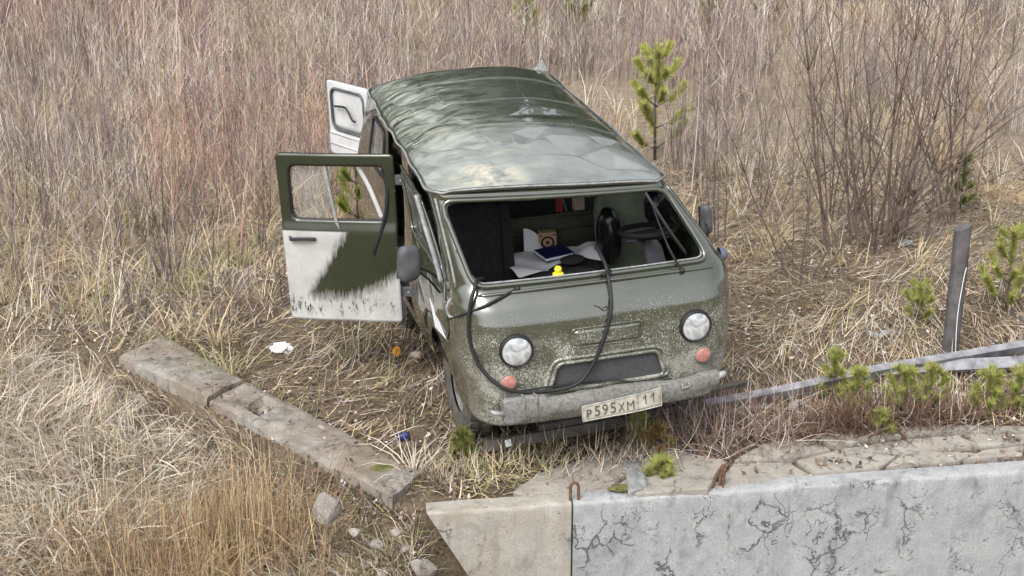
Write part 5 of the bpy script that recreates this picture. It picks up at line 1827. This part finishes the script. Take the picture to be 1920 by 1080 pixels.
# ------------------------------------------------------------------ fallen guard rails and post
def channel(path, h, d, t, mat, name, label, group='fallen guard rail lengths', tilt=0.0):
    """U-section rail following a path, web facing the viewer"""
    path = [Vector(p_) for p_ in path]; m_ = MB()
    sec = [(d, -h / 2), (0, -h / 2), (0, h / 2), (d, h / 2), (d, h / 2 - t), (t, h / 2 - t), (t, -h / 2 + t), (d, -h / 2 + t)]
    n_ = len(path); vs_ = []
    for i, p_ in enumerate(path):
        tg = (path[min(i + 1, n_ - 1)] - path[max(i - 1, 0)]).normalized()
        bk_ = Vector((-tg.y, tg.x, 0)).normalized()
        up = tg.cross(bk_) * -1
        if up.z < 0: up = -up
        for (a, b_) in sec:
            aa = a * math.cos(tilt) - b_ * math.sin(tilt); bb = a * math.sin(tilt) + b_ * math.cos(tilt)
            vs_.append(p_ + bk_ * aa + up * bb)
    k = len(sec)
    fs = [(i * k + j, i * k + (j + 1) % k, (i + 1) * k + (j + 1) % k, (i + 1) * k + j) for i in range(n_ - 1) for j in range(k)] + [tuple(range(k)), tuple((n_ - 1) * k + j for j in range(k))]
    m_.add(vs_, fs)
    o = m_.build(name, mat)
    return tag(o, label, 'guard rail', group)


rl = [W(908, 838, .05), W(1100, 805, .07), W(1230, 779, .09), W(1345, 760, .11)]
r0_ = channel(catmull(rl, 5), .075, .05, .006, M['rail_dark'], 'guard_rail', 'dark muddy rail lying under the front bumper', tilt=-.15)
r1_ = channel(catmull([W(1010, 803, .12), W(1160, 776, .14), W(1330, 738, .17), W(1400, 722, .18)], 5), .05, .04, .006, M['rail_dark'], 'guard_rail', 'second dark rail close under the bumper, behind the first', tilt=.2)
r2_ = channel(catmull([W(1325, 768, .10), W(1420, 751, .13), W(1500, 735, .16), W(1640, 704, .21), W(1800, 677, .26), W(1990, 645, .30)], 5), .095, .06, .008, M['rail'], 'guard_rail', 'long grey rail rising to the right edge, in front of the post', tilt=.45)
r3_ = channel(catmull([W(1650, 706, .19), W(1780, 697, .20), W(1920, 690, .21), W(2000, 686, .21)], 5), .05, .09, .006, M['rail'], 'guard_rail', 'shorter pale rail lying below the long grey rail at the right edge', tilt=.75)
# reflector tag at the near rail end
o = MB().box((0, 0, 0), (.045, .008, .05)).build('reflector_tag', M['paper'], bevel=.003); o.location = W(953, 829, .075); o.rotation_euler = (RAD(-12), RAD(-6), RAD(15)); o.location.y -= .015
tag(o, 'small white square tag on the near end of the dark rail', 'tag')

pb = Vector(W(1780, 674, .10)); pt_ = Vector(W(1806, 425, 1.05)); pt_.y = pb.y + .03; 
d_ = ray(1806, 425); s_ = (pb.y + .03) / d_[1]; pt_ = Vector(np.array([0, 0, CAM_H]) + s_ * d_)
po = MB(); N = 26; vs_ = []
ax_ = (pt_ - pb)
for k in range(N + 1):
    t = k / N
    c_ = pb + ax_ * t - Vector((0, 0, .25 * (1 - t) ** 3))
    for j in range(16):
        a = 6.283 * j / 16
        r_ = .064 + .006 * mnoise.noise(Vector((math.cos(a) * 2, math.sin(a) * 2, t * 3))) + .004 * mnoise.noise(Vector((math.cos(a) * 9, math.sin(a) * 9, t * 1.5)))
        vs_.append(c_ + Vector((r_ * math.cos(a), r_ * math.sin(a), (.030 * math.cos(a) if k == N else 0))))
po.add(vs_, [(k * 16 + j, k * 16 + (j + 1) % 16, (k + 1) * 16 + (j + 1) % 16, (k + 1) * 16 + j) for k in range(N) for j in range(16)] + [tuple(N * 16 + j for j in range(16))])
post = empty('post', pb); tag(post, 'weathered dark grey round post with slanted top, leaning right', 'post')
po.map(lambda q: q - pb)
po.build('shaft', M['post'], post, auto=True)
MB().tube(catmull([Vector((.02, -.075, .06)), ax_ * .35 + Vector((.005, -.074, 0)), ax_ * .62 + Vector((.02, -.076, 0)), ax_ * .72 + Vector((.035, -.07, 0))], 6), .0035, 5).build('dry_stalk', M['paper'], post, smooth=True)

# ------------------------------------------------------------------ roots and brushwood by the rails
hpR = Heap()
def roots(cpx, n, sx, sy, hh, cols, wts, L=(.10, .35)):
    b0 = np.array(cpx)
    px_ = rng.normal(b0[0], sx, n); py_ = rng.normal(b0[1], sy, n)
    b = np.array([list(G(a, c_)) for a, c_ in zip(px_, py_)])
    k = ~on_wall(b[:, 0], b[:, 1]); b = b[k]; m = len(b); b[:, 2] += rng.uniform(0, hh, m)
    hpR.add(*blades(b, rng.uniform(*L, m), rng.uniform(.004, .009, m), rng.uniform(0, 6.28, m), rng.uniform(.6, 1.7, m), rng.uniform(-1.6, 1.6, m), palette(m, cols, wts), seg=4))


BR1 = (.14, .085, .06); BR2 = (.22, .14, .10); BR3 = (.085, .055, .042)
roots((1680, 800), 1300, 80, 9, .12, [BR1, BR2, BR3, GREYS], [3, 3, 2, 1])
roots((1590, 818), 600, 45, 9, .06, [BR1, BR2, BR3], [3, 2, 2])
roots((1420, 815), 800, 90, 22, .06, [BR1, BR2, PINK, GREYS], [2, 3, 2, 2], (.12, .5))
roots((1280, 830), 700, 80, 25, .08, [PINK, BR2, GREYS, BROWN], [2, 2, 2, 2], (.12, .5))
roots((1150, 880), 350, 60, 18, .04, [STRAW, GREYS, BROWN], [2, 2, 2], (.08, .3))
roots((1850, 790), 300, 60, 8, .06, [BR1, BR2, STRAW], [2, 2, 2])
roots((1000, 870), 500, 60, 25, .03, [STRAW, BROWN, GREENY], [2, 2, 1.5], (.08, .28))
roots((870, 890), 500, 50, 28, .03, [STRAW, BROWN, GREENY, GREYS], [2, 2, 1.5, 1], (.08, .25))
o = hpR.build('brushwood', M['twigs'])
tag(o, 'tangled brown roots and dead twigs between the rails and the wall', 'brushwood', kind='stuff')


def cane(pix, label, mat='bark', r=.005, z0=0.0):
    """single dead branch through image points, each with its own height above the soil"""
    pts = []
    for (a, c_, h_) in pix:
        pts.append(G(a, c_, h_))
    o = MB().tube(catmull(pts, 6), [r * (1 - .6 * k / (6 * (len(pts) - 1))) for k in range(6 * (len(pts) - 1) + 1)], 5).build('dead_branch', M[mat], smooth=True)
    return tag(o, label, 'branch', 'bare branches lying about')


cane([(1150, 870, .0), (1190, 800, .22), (1215, 755, .38), (1300, 745, .36), (1420, 722, .34)], 'bare pinkish branch arching from below the number plate to the right', 'bark_red', .006)
cane([(1345, 850, .0), (1375, 825, .10), (1440, 808, .12), (1560, 800, .08)], 'pale arching branch above the paving slabs', 'bark', .005)
cane([(1110, 865, .0), (1095, 800, .20), (1088, 768, .30)], 'thin stalk standing in front of the left half of the plate', 'bark', .003)
cane([(1745, 800, .0), (1740, 740, .22), (1742, 690, .40)], 'dark upright stick among the seedlings by the rail', 'bark', .006)
cane([(1880, 795, .0), (1885, 750, .16), (1890, 722, .26)], 'short dark upright stick near the right edge', 'bark', .006)
cane([(1905, 515, .25), (1840, 510, .22), (1800, 505, .2)], 'bare dark branch reaching in from the right edge above the pine', 'bark_red', .010)
cane([(650, 690, .02), (560, 665, .03), (470, 690, .03), (420, 712, .03)], 'dry twig lying on soil behind the beams', 'bark', .004)
cane([(1370, 745, .10), (1500, 722, .06), (1460, 745, .05)], 'crooked branch beside the bumper at the right', 'bark_red', .006)

# ------------------------------------------------------------------ stones, moss and litter
def stone(px, py, size, label, seed, dz=.0, mat='stone'):
    R = random.Random(seed * 13 + 1)
    bm = bmesh.new()
    for _ in range(26):
        d = Vector((R.gauss(0, 1), R.gauss(0, 1), R.gauss(0, 1))).normalized() * R.uniform(.8, 1.15)
        bm.verts.new((d.x * size[0], d.y * size[1], d.z * size[2]))
    bmesh.ops.convex_hull(bm, input=bm.verts)
    bmesh.ops.delete(bm, geom=[v for v in bm.verts if not v.link_faces], context='VERTS')
    bmesh.ops.bevel(bm, geom=bm.edges[:], offset=min(size) * .09, segments=1, affect='EDGES')
    me = bpy.data.meshes.new('stone'); bm.to_mesh(me); bm.free()
    o = link_mesh('stone', me, M[mat])
    b = G(px, py); o.location = b + Vector((0, 0, size[2] * .15 + dz)); o.rotation_euler = (0, 0, seed * 1.3)
    return tag(o, label, 'stone', 'broken stones at the wall foot')


stone(612, 985, (.11, .10, .12), 'large pale broken stone below the end of the long beam', 1, .10)
stone(795, 1068, (.10, .07, .06), 'white flat stone at the bottom edge beside the beige wall', 2)
stone(690, 1062, (.09, .06, .05), 'grey white stone at the bottom edge, below the large stone', 3)
stone(640, 1045, (.07, .05, .04), 'small white stone left of the grey white one', 4)
stone(705, 1022, (.05, .04, .03), 'small rounded stone above the bottom edge stones', 5)
stone(1395, 762, (.16, .08, .05), 'flat grey stone under the rails right of the bumper', 6)
stone(1600, 790, (.06, .05, .04), 'small grey stone among seedlings by the rail', 7, .02)
stone(1490, 765, (.10, .06, .05), 'grey stone under the long rail', 8, .01)
stone(1905, 740, (.09, .05, .07), 'pointed pale stone under the rails at the right edge', 9, .03)
stone(88, 372, (.07, .05, .05), 'pale stone in the grass near the left edge', 10, .05)
stone(742, 1000, (.045, .035, .03), 'small grey stone below the end of the long beam, right of the large one', 12)
stone(760, 1030, (.035, .03, .02), 'small stone close to the slanted wall end', 13)
stone(665, 1000, (.05, .04, .03), 'brownish stone just right of the large pale stone', 14)
stone(720, 1075, (.06, .05, .04), 'pale stone cut by the bottom edge, left of the white flat one', 15)
stone(880, 858, (.030, .025, .02), 'pebble beside the front wheel', 11)
for (px_, py_, sz, lb) in ((720, 880, (.10, .05, .018), 'dark olive moss cushion on the long beam'), (1170, 916, (.09, .03, .02), 'moss cushion on the wall edge left of the low seedling')):
    o = crumple('moss_cushion', (0, 0, 0), sz, M['moss'], 4, .35, 4); b = W(px_, py_, -.02 if px_ < 900 else .05); o.location = b; tag(o, lb, 'moss')

b = G(528, 660)
o = crumple('rag', b + Vector((0, 0, .035)), (.075, .05, .04), M['rag'], 8, .5, 4); tag(o, 'crumpled white rag on the soil left of the van', 'rag')
b = G(745, 668)
o = crumple('wrapper', b + Vector((0, 0, .035)), (.030, .022, .045), M['orange'], 5, .45, 3); tag(o, 'crumpled orange yellow wrapper on the soil left of the van', 'wrapper')
cp = MB().lathe([(.0001, 0), (.026, 0), (.034, .09), (.032, .09), (.025, .005), (.0001, .005)], 20, axis='z').build('paper_cup', M['cup'], smooth=True)
cp.location = G(772, 672) + Vector((0, 0, .03)); cp.rotation_euler = (RAD(82), 0, RAD(70)); tag(cp, 'beige paper cup lying next to the orange wrapper', 'cup')
cn = MB().lathe([(.0001, 0), (.026, .002), (.032, .012), (.030, .03), (.032, .06), (.030, .085), (.024, .098), (.0001, .10)], 20, axis='z')
cn.map(lambda p_: Vector((p_.x + .008 * mnoise.noise(p_ * 30), p_.y + .010 * mnoise.noise(p_ * 25 + Vector((3, 0, 0))), p_.z)))
cn = cn.build('can', M['blue_can'], smooth=True); cn.location = G(742, 828) + Vector((0, 0, .03)); cn.rotation_euler = (RAD(85), RAD(5), RAD(100)); tag(cn, 'crushed blue can on the soil between beam and front wheel', 'can')


def scrap(px, py, w, h, mat, label, name, seed, cat, dz=.02):
    b = G(px, py)
    def fn(u, v):
        x, y = (u - .5) * w, (v - .5) * h
        e = 1 + .25 * mnoise.noise(Vector((u * 3, v * 3, seed)))
        return b + Vector((x * e, y * e, dz + .03 * abs(mnoise.noise(Vector((x * 22, y * 22, seed)))) + .01 * math.sin(x * 40)))
    return tag(MB().grid(fn, 14, 10).build(name, mat, solid=.001), label, cat)


scrap(1652, 632, .19, .13, M['film'], 'pale torn plastic bag on the grass left of the post', 'plastic_bag', 3, 'plastic bag')
scrap(405, 540, .07, .06, M['rag'], 'small white scrap of paper left of the white rag', 'paper_scrap', 5, 'paper scrap')
scrap(1697, 462, .14, .12, M['film'], 'clear plastic scrap at the foot of the big shrub', 'plastic_scrap', 7, 'plastic scrap', .03)
scrap(1430, 775, .22, .10, M['film'], 'grey plastic sheet piece under the rails by the bumper', 'plastic_sheet', 9, 'plastic sheet', .04)
def strip(u, v):
    a = G(1168, 855, .03).lerp(G(1196, 858, .03), u); c_ = G(1178, 925, .05).lerp(G(1216, 915, .05), u)
    q = a.lerp(c_, v); q.z += .03 * math.sin(v * 3.1) + .01 * mnoise.noise(Vector((u * 4, v * 6, 1)))
    return q
o = MB().grid(strip, 6, 16).build('plastic_strip', M['film'], smooth=True, solid=.001); tag(o, 'clear bluish plastic strip hanging over the wall edge', 'plastic strip')


# ------------------------------------------------------------------ dark forest edge beyond the scrub (mirrored in the roof)
fv = []; ff_ = []; fc = []; cnt = 0
R = random.Random(5)
for i in range(120):
    bx, by = R.uniform(-46, 46), R.uniform(37, 50)
    Ht = R.uniform(11, 16.5); rb = R.uniform(1.5, 2.3); zb = float(ground_z(bx, by))
    tone = R.uniform(.7, 1.2)
    for tno in range(13):
        t0 = .10 + .88 * tno / 13
        r = rb * (1 - t0) ** .8 + .12; h = Ht * .13; nseg = 11; a0 = R.uniform(0, 6)
        z0 = zb + Ht * t0
        ring = [(bx + r * R.uniform(.6, 1.15) * math.cos(a0 + 6.283 * j / nseg), by + r * R.uniform(.6, 1.15) * math.sin(a0 + 6.283 * j / nseg), z0 - R.uniform(0, .35)) for j in range(nseg)]
        fv += ring + [(bx, by, z0 + h)]
        for j in range(nseg):
            ff_.append((cnt + j, cnt + (j + 1) % nseg, cnt + nseg))
        fc += [(.035 * tone, .050 * tone, .028 * tone)] * (nseg + 1); cnt += nseg + 1
    a = [(bx - .12, by, zb - .2), (bx + .12, by, zb - .2), (bx, by, zb + Ht)]
    fv += a; ff_.append((cnt, cnt + 1, cnt + 2)); fc += [(.08, .06, .05)] * 3; cnt += 3
o = np_mesh('forest', np.array(fv), np.array(ff_), M['needles'], np.array(fc))
tag(o, 'dark conifer forest edge beyond the scrub', 'forest', kind='stuff')
